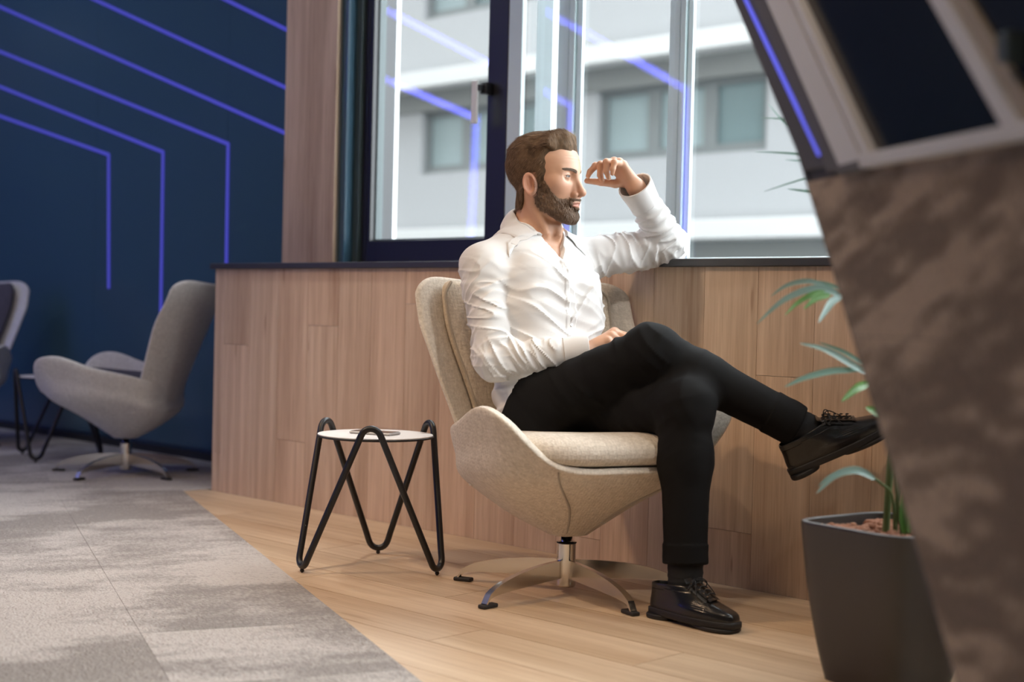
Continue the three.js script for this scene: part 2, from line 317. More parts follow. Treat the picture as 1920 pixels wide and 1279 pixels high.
// unseen ceiling spotlights: a housing, a glowing lens and the light in front of it
UNSEEN_SPOTS.forEach((s, i) => {
  const g = thing('unseen_ceiling_spotlight', ['unseen round ceiling spotlight near the window aimed at the seated man', 'unseen round ceiling spotlight over the light wall end of the lounge', 'unseen round ceiling spotlight above the small side table', 'unseen round ceiling spotlight above the carpet edge'][i], 'lamp', s.at);
  const d = V(...s.to).sub(V(...s.at)).normalize(), q = new THREE.Quaternion().setFromUnitVectors(V(0, -1, 0), d);
  const h = part('housing', new THREE.LatheGeometry([[0.0, 0.12], [0.05, 0.12], [0.06, 0.10], [0.065, 0.0], [0.06, 0.0], [0.055, 0.06], [0, 0.07]].map(([x, y]) => new THREE.Vector2(x, y)), 24), M.black, g); h.quaternion.copy(q);
  part('stem', new THREE.CylinderGeometry(0.012, 0.012, 0.10, 10).translate(0, 0.10, 0), M.black, g);
  const lens = part('lens', new THREE.CylinderGeometry(0.05, 0.05, 0.006, 24).translate(0, 0.025, 0), std({ color: 0, emissive: new THREE.Color().setRGB(...s.color), emissiveIntensity: 3 }), g); lens.quaternion.copy(q);
  const L = new THREE.SpotLight(new THREE.Color().setRGB(...s.color), s.cd, 0, s.angle, 0.85, 2);
  L.position.copy(V(...s.at).addScaledVector(d, 0.01)); L.target.position.set(...s.to); L.castShadow = true; L.shadow.radius = s.radius; scene.add(L, L.target);
});

FILL_PANELS.forEach(([x, z, rad, tone], i) => {  // fill lights added for soft ambient, each with frame and diffuser
  const at = ['over the dark end of the lounge near the light wall', 'over the small side table', 'over the carpet in front of the seated man', 'over the window side beyond the partition', 'over the dark end of the lounge by the back wall', 'by the back wall behind the side table', 'by the back wall above the camera side', 'by the back wall beyond the partition'][i];
  const g = thing('added_fill_panel', 'long flat fill light panel added out of view ' + at, 'lamp', [x, 3.8, z], 0);
  part('frame', merged([bx(-0.62, 0.62, -0.03, 0, -0.17, -0.15), bx(-0.62, 0.62, -0.03, 0, 0.15, 0.17), bx(-0.62, -0.60, -0.03, 0, -0.15, 0.15), bx(0.60, 0.62, -0.03, 0, -0.15, 0.15)]), M.whiteFrame, g);
  part('diffuser', bx(-0.60, 0.60, -0.02, -0.012, -0.15, 0.15), std({ color: 0, emissive: new THREE.Color().setRGB(...tone), emissiveIntensity: 1.5 }), g);
  const L = new THREE.RectAreaLight(new THREE.Color().setRGB(...tone), rad, 1.2, 0.3); L.position.set(x, 3.8 - 0.026, z); L.lookAt(x, 0, z); scene.add(L);
});

// ---------------------------------------------------------------- windows
{
  // fixed jamb between pillar and opening sash
  const j = structGroup('trim_1');
  part('frame', bx(0.326, 0.366, 0.956, 3.1, -0.60, -0.385, 0.003), M.navy, j);
  part('frame', bx(0.366, 0.40, 0.956, 3.1, -0.60, -0.43, 0.003), M.slate, j);
  part('frame', bx(0.40, 0.43, 0.956, 3.1, -0.60, -0.45, 0.003), M.black, j);
  part('frame', bx(0.40, 1.25, 3.02, 3.1, -0.60, -0.45, 0.003), M.black, j);
  // opening sash
  const w = structGroup('window_1');
  part('frame', merged([bx(0.43, 0.452, 0.97, 3.0, -0.52, -0.452, 0.004), bx(1.138, 1.246, 0.957, 3.02, -0.52, -0.45, 0.004), bx(0.43, 1.15, 0.957, 1.066, -0.52, -0.451, 0.004), bx(0.43, 1.15, 2.93, 3.02, -0.52, -0.451, 0.004)]), M.black, w);
  part('pane', sheet(0.445, 1.15, 1.05, 2.94, -0.487), M.glass, w);
  part('pane', sheet(0.445, 1.15, 1.05, 2.94, -0.507), M.glass, w);
  part('bead', merged([bx(0.452, 1.138, 1.066, 1.074, -0.515, -0.48), bx(0.452, 0.458, 1.066, 2.93, -0.515, -0.48)]), M.slate, w);
  const h = part('handle', merged([bx(1.120, 1.152, 1.50, 1.665, -0.392, -0.380, 0.005)]), M.whiteFrame, w);
  part('handle_base', merged([bx(1.138, 1.172, 1.615, 1.66, -0.45, -0.41, 0.004), bx(1.138, 1.16, 1.625, 1.65, -0.42, -0.385, 0.004)]), M.black, h);
  // outer reveal of pale metal, seen through the sash's left edge
  part('outer_reveal', merged([bx(0.20, 0.345, 0.97, 3.02, -0.650, -0.622, 0.002), bx(0.20, 0.338, 0.97, 3.02, -0.700, -0.656, 0.002)]), M.whiteFrame, w);
}
{
  const w = structGroup('window_2');
  part('post', merged([bx(1.248, 1.318, 0.957, 3.1, -0.472, -0.449, 0.003)]), M.greyFrame, w);
  part('post', merged([bx(1.25, 1.338, 0.957, 3.1, -0.622, -0.60, 0.002), bx(1.25, 1.331, 0.957, 3.1, -0.655, -0.628, 0.002)]), M.whiteFrame, w);
  const mull = (x0, x1) => {
    const n = 4, list = []; const d = (x1 - x0);
    list.push(bx(x0, x0 + d * 0.22, 0.957, 3.1, -0.545, -0.533, 0.002), bx(x0 + d * 0.26, x0 + d * 0.50, 0.957, 3.1, -0.545, -0.524, 0.003), bx(x0 + d * 0.54, x0 + d * 0.76, 0.957, 3.1, -0.545, -0.52, 0.003), bx(x0 + d * 0.8, x1, 0.957, 3.1, -0.545, -0.53, 0.002));
    part('mullion', merged(list), M.greyFrame, w);
    part('mullion_core', bx(x0 + 0.004, x1 - 0.004, 0.957, 3.1, -0.546, -0.538), M.slate, w);
  };
  mull(1.425, 1.55); mull(1.955, 2.06); mull(3.30, 3.40); mull(4.60, 4.70); mull(5.90, 6.0); mull(7.2, 7.3); mull(8.5, 8.6);
  const edges = [1.27, 1.425, 1.55, 1.955, 2.06, 3.30, 3.40, 4.60, 4.70, 5.90, 6.0, 7.2, 7.3, 8.5];
  for (let i = 0; i < edges.length; i += 2) part('pane', sheet(edges[i], edges[i + 1], 0.985, 3.05, -0.549), M.glass, w);
  part('pane', sheet(1.27, 3.35, 0.985, 3.05, -0.513), M.glass, w);
  part('bottom_rail', bx(1.36, 8.6, 0.957, 0.985, -0.60, -0.52, 0.003), M.greyFrame, w);
  part('top_rail', bx(1.25, 8.6, 3.04, 3.1, -0.60, -0.50, 0.003), M.greyFrame, w);
  part('outer_wall', bx(8.6, 9.0, 0.957, 3.1, -0.62, -0.45), M.plaster, w);
}

// ---------------------------------------------------------------- building across the street
{
  const b = thing('office_building', 'pale office building across the street with white ledges and window bands', 'building', [0, 0, -16]);
  const pale = std({ color: new THREE.Color().setRGB(0.235, 0.24, 0.245), roughness: 0.9 }), white = std({ color: new THREE.Color().setRGB(0.36, 0.365, 0.36), roughness: 0.8 });
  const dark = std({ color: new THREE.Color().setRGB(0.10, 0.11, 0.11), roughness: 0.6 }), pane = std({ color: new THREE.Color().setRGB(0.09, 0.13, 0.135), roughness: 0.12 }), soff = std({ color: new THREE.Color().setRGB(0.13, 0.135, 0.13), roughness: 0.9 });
  const blind = std({ color: new THREE.Color().setRGB(0.17, 0.215, 0.22), roughness: 0.6 });
  const r = mul32(51);
  part('wall', bx(-46, 5.8, -4, 1.15, -6, 0), pale, b);
  const P = 3.12;                                     // floor pitch
  for (let k = 0; k < 4; k++) {
    const y = 2.06 + k * P;                            // ledge level
    part('wall', bx(-46, 5.8, y - 0.35 + (k ? -0.05 : 0), y + 1.45, -6, 0), pale, b);
    part('ledge', bx(-46, 5.8, y - 0.02, y + 0.30, -0.2, 0.5, 0.02), white, b);
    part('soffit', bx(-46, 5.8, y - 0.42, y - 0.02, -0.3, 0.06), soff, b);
    if (k === 3) { part('wall', bx(-46, 5.8, y + 1.45, y + 1.9, -6, 0), pale, b); }
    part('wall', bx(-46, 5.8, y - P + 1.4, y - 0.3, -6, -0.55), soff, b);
    // window band below this ledge: bays between piers
    const y0 = y - P + 1.45, y1 = y - 0.4;
    for (let x = -40; x < 1.5; x += 4.7) {
      part('pier', bx(x + 3.65, x + 4.7, y0, y1, -0.5, -0.02), pale, b);
      for (let q = 0; q < 3; q++) {
        const f = part('window', merged([bx(x + q * 1.21, x + q * 1.21 + 0.14, y0, y1, -0.3, -0.14), bx(x + q * 1.21 + 1.09, x + q * 1.21 + 1.215, y0, y1, -0.3, -0.14), bx(x + q * 1.21 + 0.14, x + q * 1.21 + 1.09, y0, y0 + 0.16, -0.3, -0.14), bx(x + q * 1.21 + 0.14, x + q * 1.21 + 1.09, y1 - 0.12, y1, -0.3, -0.14)]), dark, b);
        part('pane', bx(x + q * 1.21 + 0.13, x + q * 1.21 + 1.1, y0 + 0.1, y1 - 0.1, -0.26, -0.22), r() < 0.55 ? blind : pane, f);
      }
    }
  }
  struct('street', bx(-60, 40, -4.2, -4.0, -60, -0.8), std({ color: new THREE.Color().setRGB(0.12, 0.12, 0.12), roughness: 0.9 }));
}

// ---------------------------------------------------------------- lounge chairs
function chairParts(root, outer, inner, pad) {
  // seat shell: loops of control points from the pole up (right half, mirrored)
  const half = {
    foot: [[0, 0.165, 0.050], [0.026, 0.165, 0.048], [0.044, 0.165, 0.038], [0.05, 0.165, 0.022], [0.052, 0.165, 0], [0.05, 0.165, -0.022], [0.042, 0.165, -0.042], [0.024, 0.165, -0.05], [0, 0.165, -0.052]],
    low: [[0, 0.262, 0.185], [0.085, 0.262, 0.175], [0.155, 0.262, 0.125], [0.185, 0.256, 0.065], [0.185, 0.245, 0], [0.17, 0.232, -0.06], [0.135, 0.222, -0.11], [0.075, 0.218, -0.135], [0, 0.216, -0.14]],
    crease: [[0, 0.333, 0.295], [0.165, 0.335, 0.280], [0.272, 0.350, 0.222], [0.310, 0.352, 0.13], [0.308, 0.345, 0.02], [0.282, 0.33, -0.10], [0.238, 0.305, -0.180], [0.138, 0.29, -0.212], [0, 0.285, -0.220]],
    mid: [[0, 0.358, 0.325], [0.188, 0.366, 0.308], [0.308, 0.432, 0.262], [0.337, 0.440, 0.155], [0.333, 0.415, 0.03], [0.300, 0.39, -0.11], [0.245, 0.36, -0.185], [0.14, 0.35, -0.215], [0, 0.345, -0.222]],
    rim: [[0, 0.374, 0.345], [0.200, 0.388, 0.330], [0.338, 0.500, 0.295], [0.370, 0.525, 0.195], [0.355, 0.480, 0.035], [0.312, 0.448, -0.12], [0.250, 0.425, -0.190], [0.145, 0.42, -0.222], [0, 0.42, -0.232]],
  };
  const loop = (h) => [...h, ...h.slice(1, -1).reverse().map(([x, y, z]) => [-x, y, z])];
  const L = Object.fromEntries(Object.entries(half).map(([k, h]) => [k, loop(h)]));
  const inn = (l, k, dy) => l.map(([x, y, z]) => [x * k, y + dy, z * k + 0.004]);
  const rows = [L.foot, L.low, L.crease, L.mid, L.rim, L.rim.map(([x, y, z]) => [x * 0.965, y + 0.014, z * 0.965]), inn(L.rim, 0.915, 0.004), inn(L.mid, 0.86, 0.0), inn(L.crease, 0.78, 0.01), inn(L.low, 0.7, 0.06)];
  const shell = surf((u, v) => catmull(rows.map((r) => catmull(r, u, true)), v, false), 96, 54, true);
  part('seat_shell', boxUV(shell, 1.4), outer, root);
  for (const s of [-1, 1]) {                            // piped seams of the front panel
    const pts = [[0.196 * s, 0.380, 0.326], [0.186 * s, 0.364, 0.3065], [0.165 * s, 0.334, 0.2790], [0.125 * s, 0.298, 0.229], [0.085 * s, 0.261, 0.176], [0.05 * s, 0.21, 0.107], [0.03 * s, 0.175, 0.056]];
    part('seam', tube(pts, 0.0032, false, 40, 6), outer, root);
  }
  // back shell: wings curl forward at the sides
  const bw = (v) => lerp(0.262, 0.366, sstep(0, 0.85, v)) , bc = (v) => [lerp(0.295, 0.885, v), lerp(-0.205, -0.425, v * 0.92 + 0.08 * v * v)];
  const backPt = (s, v, off) => {                       // s -1..1 across, v 0..1 up, off: thickness towards the sitter
    const cornerDrop = Math.pow(Math.abs(s), 9) * 0.06 * sstep(0.6, 1, v), dip = (1 - s * s) * 0.028 * sstep(0.7, 1, v);
    const [y, z] = bc(v), w = bw(v), a = Math.abs(s);
    const curl = 0.115 * Math.pow(a, 2.6) * lerp(0.75, 1, v);
    const nx = -Math.sign(s) * Math.min(0.75, curl * 7 * a) ;
    return [s * w + nx * off, y - cornerDrop - dip, z + curl + off * (1 - 0.35 * a)];
  };
  const T = 0.034, N = 40;
  const ring = (u, v) => {                              // closed ring: back face then front face, rounded sides
    const a = u * 2 * Math.PI, s = -Math.cos(a), t = Math.sin(a);
    const ss = Math.sign(s) * Math.pow(Math.abs(s), 0.72), side = Math.pow(Math.abs(t), 0.5) * Math.sign(t);
    return backPt(ss, v, T * (0.5 + 0.5 * side));
  };
  const back = surf((u, v) => {
    const cap = v > 0.94 ? (v - 0.94) / 0.06 : 0, vv = v > 0.94 ? 1 : v / 0.94;
    const p = ring(u, vv); if (!cap) return p;
    const c = backPt(clamp(p[0] / bw(1), -1, 1) * 0.985, 1, T * 0.5), k = Math.cos(cap * Math.PI / 2), h = Math.sin(cap * Math.PI / 2);
    return [lerp(c[0], p[0], k), lerp(c[1], p[1], k) + 0.014 * h, lerp(c[2], p[2], k)];
  }, 2 * N, 64, true);
  part('backrest', boxUV(back, 1.4), outer, root);
  // seat cushion and back cushion
  const seatPad = surf((u, v) => {
    const a = u * 2 * Math.PI, c = Math.cos(a), s = Math.sin(a), e = 0.55, X = Math.sign(c) * Math.pow(Math.abs(c), e), Z = Math.sign(s) * Math.pow(Math.abs(s), e);
    const f = v * Math.PI - Math.PI / 2, rr = Math.pow(Math.cos(f), 0.35), hh = Math.sign(Math.sin(f)) * Math.pow(Math.abs(Math.sin(f)), 0.8);
    const z = Z * 0.278 * rr + 0.078, x = X * (0.262 + 0.030 * sstep(-0.1, 0.3, z)) * rr;
    const dip = -0.018 * Math.exp(-(x * x * 14 + (z - 0.05) * (z - 0.05) * 10));
    return [x, 0.420 + z * 0.05 + hh * 0.052 + (hh > 0 ? dip : 0) - 0.010 * sstep(0.26, 0.37, z), z];
  }, 72, 32, true);
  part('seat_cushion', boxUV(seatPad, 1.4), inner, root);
  const padW = (v) => lerp(0.205, 0.272, sstep(0, 0.8, v));
  const padPt = (ss, hh, v, k = 1) => { const [y, z] = bc(lerp(0.25, 0.985, v)); return [ss * padW(v) * k, y - 0.016 * sstep(0.75, 1, v) * (1 - ss * ss), z + 0.052 + 0.055 * Math.pow(Math.abs(ss), 2.2) * lerp(0.6, 1, v) + hh * 0.036]; };
  const backPad = surf((u, v) => {
    const a = u * 2 * Math.PI, c = -Math.cos(a), s = Math.sin(a), vv = clamp(v, 0, 1), e = Math.min(1, Math.pow(Math.sin(Math.PI * lerp(0.02, 0.98, vv)), 0.22));
    const ss = Math.sign(c) * Math.pow(Math.abs(c), 0.6), hh = Math.sign(s) * Math.pow(Math.abs(s), 0.55);
    const endK = 1 - Math.pow(Math.abs(2 * vv - 1), 14) * 0.12;
    return padPt(ss * endK, hh * (e - 0.02) * (v <= 0 || v >= 1 ? 0 : 1), vv);
  }, 64, 48, true);
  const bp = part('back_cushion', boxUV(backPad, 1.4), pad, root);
  for (const s of [-1, 1]) part('piping', tube([...Array(12)].map((_, i) => padPt(s * (0.985 - (i === 11 ? 0.1 : 0)), 0.42, i / 11 * 0.97 + 0.02)), 0.0045, false, 40, 6), pad, bp);
  // swivel column and five-star base
  const col = part('column', new THREE.LatheGeometry([[0, 0.018], [0.0255, 0.018], [0.0275, 0.022], [0.0275, 0.092], [0.026, 0.096], [0.026, 0.141], [0.0265, 0.1435], [0.017, 0.1445], [0.016, 0.17], [0, 0.17]].map(([x, y]) => new THREE.Vector2(x, y)), 32), M.chrome, root);
  part('ring', new THREE.TorusGeometry(0.0262, 0.0022, 8, 32).rotateX(Math.PI / 2).translate(0, 0.141, 0), M.black, col);
  return root;
}
function starBase(root, turn, R = 0.355) {
  for (let k = 0; k < 5; k++) {
    const a = turn + k * Math.PI * 2 / 5, n = 22;
    const arm = surf((u, v) => {                       // arched flat bar
      const t = u, x = lerp(0.012, R, t), top = 0.080 * Math.sqrt(Math.max(0, 1 - Math.pow(t, 1.9))) + 0.013, hgt = lerp(0.050, 0.007, Math.pow(t, 2.8)), w = lerp(0.006, 0.010, t);
      const q = v * 4, s = Math.floor(q) % 4, f = q - Math.floor(q), c = [[-1, 0], [1, 0], [1, -1], [-1, -1], [-1, 0]], p = c[s], d = c[s + 1] ?? c[0];
      return [x, top + lerp(p[1], d[1], f) * hgt, lerp(p[0], d[0], f) * w];
    }, n, 4).toNonIndexed();
    arm.computeVertexNormals(); arm.rotateY(-a);
    const m = part('base_arm', arm, M.chrome, root);
    part('glide', new RoundedBoxGeometry(0.055, 0.011, 0.026, 2, 0.004).translate(R - 0.016, 0.0058, 0).rotateY(-a), M.rubber, m);
  }
}
const POLE = [2.302, 0.331];
const rot = (x, z, a = VIEW) => [x * Math.cos(a) + z * Math.sin(a), -x * Math.sin(a) + z * Math.cos(a)];
const deg = THREE.MathUtils.degToRad;
{
  const c = thing('lounge_chair', 'beige upholstered swivel lounge chair with thick cushions under the seated man', 'chair', [POLE[0] + rot(-0.006, 0.155)[0], 0.0, POLE[1] + rot(-0.006, 0.155)[1]], VIEW + deg(25));
  chairParts(c, M.beige, M.beige, M.beigeDark); starBase(c, deg(85), 0.335);
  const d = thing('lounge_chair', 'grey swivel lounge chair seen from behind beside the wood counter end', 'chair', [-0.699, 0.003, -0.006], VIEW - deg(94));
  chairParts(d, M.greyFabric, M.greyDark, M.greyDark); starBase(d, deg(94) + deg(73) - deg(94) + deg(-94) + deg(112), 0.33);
  const e = d.clone(); e.name = numbered('lounge_chair'); scene.add(e);
  const [ox, oz] = rot(-3.20, -3.46); e.position.set(POLE[0] + ox, 0.003, POLE[1] + oz); e.rotation.y = VIEW + deg(4);
  tag(e, 'grey swivel lounge chair cut off by the left edge of the picture', 'chair');
}

// ---------------------------------------------------------------- wire side tables
const mixP = (a, b, t) => a.map((v, i) => lerp(v, b[i], t));
function sideTable(root) {
  // one continuous tube: three low bends on the floor, three high bends beside the top
  const pts = [];
  for (let k = 0; k < 3; k++) {
    const lo = deg(k * 120), hi = deg(k * 120 + 60);
    const at = (a, r, y) => [Math.cos(a) * r, y, Math.sin(a) * r];
    const arc = (a, r, yc, rho, dirY, dr) => { for (let q = -3; q <= 3; q++) { const al = deg(q * 23.5), c = at(a, r, yc), t = [-Math.sin(a), 0, Math.cos(a)]; pts.push([c[0] + t[0] * Math.sin(al) * rho - Math.cos(a) * dr * (1 - Math.cos(al)), yc + dirY * Math.cos(al) * rho, c[2] + t[2] * Math.sin(al) * rho - Math.sin(a) * dr * (1 - Math.cos(al))]); } };
    arc(lo, 0.230, 0.0185 + 0.031, 0.030, -1, 0.004); arc(hi, 0.184, 0.435 - 0.030, 0.030, 1, 0.002);
  }
  { // straight runs between the bends
    const full = []; for (let k = 0; k < pts.length; k++) { const p = pts[k], q = pts[(k + 1) % pts.length]; full.push(p); if (k % 7 === 6) for (const t of [0.08, 0.3, 0.5, 0.7, 0.92]) full.push(mixP(p, q, t)); }
    pts.length = 0; pts.push(...full);
  }
  part('wire_frame', new THREE.TubeGeometry(new THREE.CatmullRomCurve3(pts.map((p) => V(...p)), true, 'centripetal'), 360, 0.0098, 12, true), M.blackTube, root);
  for (let k = 0; k < 3; k++) part('foot', new THREE.SphereGeometry(0.0065, 12, 8).translate(Math.cos(deg(k * 120)) * 0.23, 0.0065, Math.sin(deg(k * 120)) * 0.23), M.rubber, root);
  const top = part('tabletop', new THREE.CylinderGeometry(0.174, 0.174, 0.004, 64).translate(0, 0.402, 0), std({ color: new THREE.Color().setRGB(0.80, 0.77, 0.74), roughness: 0.5 }), root);
  part('edge', new THREE.TorusGeometry(0.174, 0.0032, 8, 64).rotateX(Math.PI / 2).scale(1, 1, 1).translate(0, 0.3985, 0), M.rubber, top);
  return root;
}
{
  const t = thing('side_table', 'small round side table with white top on a bent black wire frame', 'table', [1.773, 0.0, 0.618], deg(0));
  sideTable(t); t.rotation.y = -Math.atan2(0.465 - 0.618, 1.618 - 1.773) ;
  const u = t.clone(); u.name = numbered('side_table'); scene.add(u);
  u.position.set(-1.47, 0.003, -0.06); u.rotation.y = -Math.atan2(-0.019 + 0.06, -1.274 + 1.47);
  tag(u, 'black wire side table in the dark behind the grey lounge chair', 'table');
  const p = thing('smartphone', 'slim phone lying face up on the white side table', 'phone', [1.772, 0.4045, 0.62], VIEW + deg(-24));
  part('body', new RoundedBoxGeometry(0.142, 0.0075, 0.068, 3, 0.0035).translate(0, 0.004, 0), std({ color: new THREE.Color().setRGB(0.55, 0.55, 0.56), metalness: 0.6, roughness: 0.35 }), p);
  part('screen', new RoundedBoxGeometry(0.134, 0.001, 0.062, 2, 0.0004).translate(0, 0.0080, 0), std({ color: new THREE.Color().setRGB(0.05, 0.05, 0.055), roughness: 0.12 }), p);
}

// ---------------------------------------------------------------- carpeted partition on the right
{
  const w = structGroup('wall_partition', [3.555, 0, 1.26], deg(-33.63));   // local x runs along the wall towards the camera, z out of the face
  const END = 2.6, face = 0, back = -0.16, edge = (y) => (1.366 - y) / 1.331 - 0.014;     // slanted end cut
  const grey = std({ color: new THREE.Color().setRGB(0.085, 0.085, 0.095), roughness: 0.7 });
  part('core', prism([[edge(0) + 0.004, 0.0], [END, 0], [END, 2.4], [edge(2.4) + 0.004, 2.4]], back, -0.0062), grey, w);
  // carpet tiles up to the opening
  const r = mul32(77), top = 1.012;
  for (let i = -2; i < 7; i++) for (let k = 0; k < 3; k++) {
    const x0 = 0.24 + i * 0.5 + (k & 1) * 0.0, y1 = 0.762 + 0.5 * (1 - k), y0 = y1 - 0.5;
    let p = [[x0, y0], [x0 + 0.5, y0], [x0 + 0.5, y1], [x0, y1]];
    p = clipPoly(p, 1, 1 / 1.331, 0.014 - 1.366 / 1.331); p = clipPoly(p, 0, 1, 0); p = clipPoly(p, -1, 0, END); p = clipPoly(p, 0, -1, top);
    p = clipPoly(p, 0.32, -1, 1.05 - 0.32 * 0.223 + 0.0 + 0.07 * 0 + 0.0);
    if (p.length < 3) continue;
    const g = prism(shrink(p, 0.0006), -0.0062, face + r() * 0.0005);
    g.rotateZ(-0.22); const q = boxUV(g, 1.15, 'y', 0.2, 0.1); q.rotateZ(0.22);
    part('carpet_tile', q, M.wallCarpet[0], w);
  }
  // carpet-coloured end cut
  part('end_trim', prism([[edge(0) - 0.006, 0], [edge(0) + 0.004, 0], [edge(2.4) + 0.004, 2.4], [edge(2.4) - 0.006, 2.4]], back, -0.001), grey, w);
}
{
  // slanted glazed unit set into the partition
  const w = structGroup('window_3', [3.555, 0, 1.26], deg(-33.63));
  const K = 1.02, SL = (x, y, y2) => x - (y2 - y) / K;      // edges lean at about 45 degrees in the wall
  const Y0 = 1.018, Y1 = 2.3;
  const slant = (x0, x1, z0, z1, mat, name, y0 = Y0, y1 = Y1) => part(name, prism([[SL(x0, Y0, y0), y0], [SL(x1, Y0, y0), y0], [SL(x1, Y0, y1), y1], [SL(x0, Y0, y1), y1]], z0, z1, 0.0015), mat, w);
  const lightGrey = std({ color: new THREE.Color().setRGB(0.66, 0.67, 0.70), roughness: 0.6 }), cream = std({ color: new THREE.Color().setRGB(0.40, 0.35, 0.29), roughness: 0.6 }), brown = std({ color: new THREE.Color().setRGB(0.055, 0.048, 0.042), roughness: 0.6 });
  const screen = std({ color: new THREE.Color().setRGB(0.012, 0.017, 0.024), roughness: 0.18 }), dgrey = std({ color: new THREE.Color().setRGB(0.09, 0.09, 0.10), roughness: 0.7 }), mid = std({ color: new THREE.Color().setRGB(0.12, 0.12, 0.13), roughness: 0.7 });
  slant(0.255, 0.335, -0.006, 0.001, dgrey, 'reveal', 1.03); slant(0.335, 0.402, -0.006, 0.003, mid, 'reveal', 1.02);
  slant(0.402, 0.483, -0.006, 0.012, lightGrey, 'frame_board'); slant(0.483, 0.500, -0.006, 0.008, cream, 'frame_board', 1.02); slant(0.500, 0.526, -0.006, 0.018, lightGrey, 'frame_board', 1.02);
  slant(0.526, 0.543, -0.006, 0.004, brown, 'reveal', 1.03); slant(0.543, 0.875, -0.006, 0.001, screen, 'pane', 1.03);
  slant(0.875, 0.915, -0.006, 0.018, lightGrey, 'frame_board', 1.02); slant(0.915, 0.945, -0.006, 0.010, cream, 'frame_board', 1.02); slant(0.945, 1.5, -0.006, 0.001, screen, 'pane', 1.03);
  part('sill_board', prism([[0.488, 1.0125], [0.52, 1.0125], [1.5, 1.0], [1.5, 1.021], [0.52, 1.033], [0.482, 1.033]], -0.006, 0.022, 0.002), lightGrey, w);
  part('corner_cap', prism([[0.396, 1.010], [0.484, 1.010], [0.492, 1.022], [0.478, 1.026], [0.396, 1.024]], -0.006, 0.016, 0.002), mid, w);
  part('hinge', prism([[0.835, 1.105], [0.862, 1.098], [0.858, 1.14], [0.832, 1.142]], 0.004, 0.03, 0.003).translate(0.035, 0, 0), M.slate, w);
  const g = thing('led_line', 'bright blue light line slanting down the partition beside its glazed unit', 'light', [3.555, 0, 1.26], deg(-33.63));
  const x0 = -0.3, y0 = 1.617, x1 = 0.308, y1 = 1.05, l = Math.hypot(x1 - x0, y1 - y0), a = Math.atan2(y1 - y0, x1 - x0);
  const s = part('light_strip', new THREE.BoxGeometry(l, 0.0036, 0.006), std({ color: 0, emissive: new THREE.Color().setRGB(0.14, 0.15, 0.90) }), g); s.position.set((x0 + x1) / 2, (y0 + y1) / 2, 0.004); s.rotation.z = a;
}

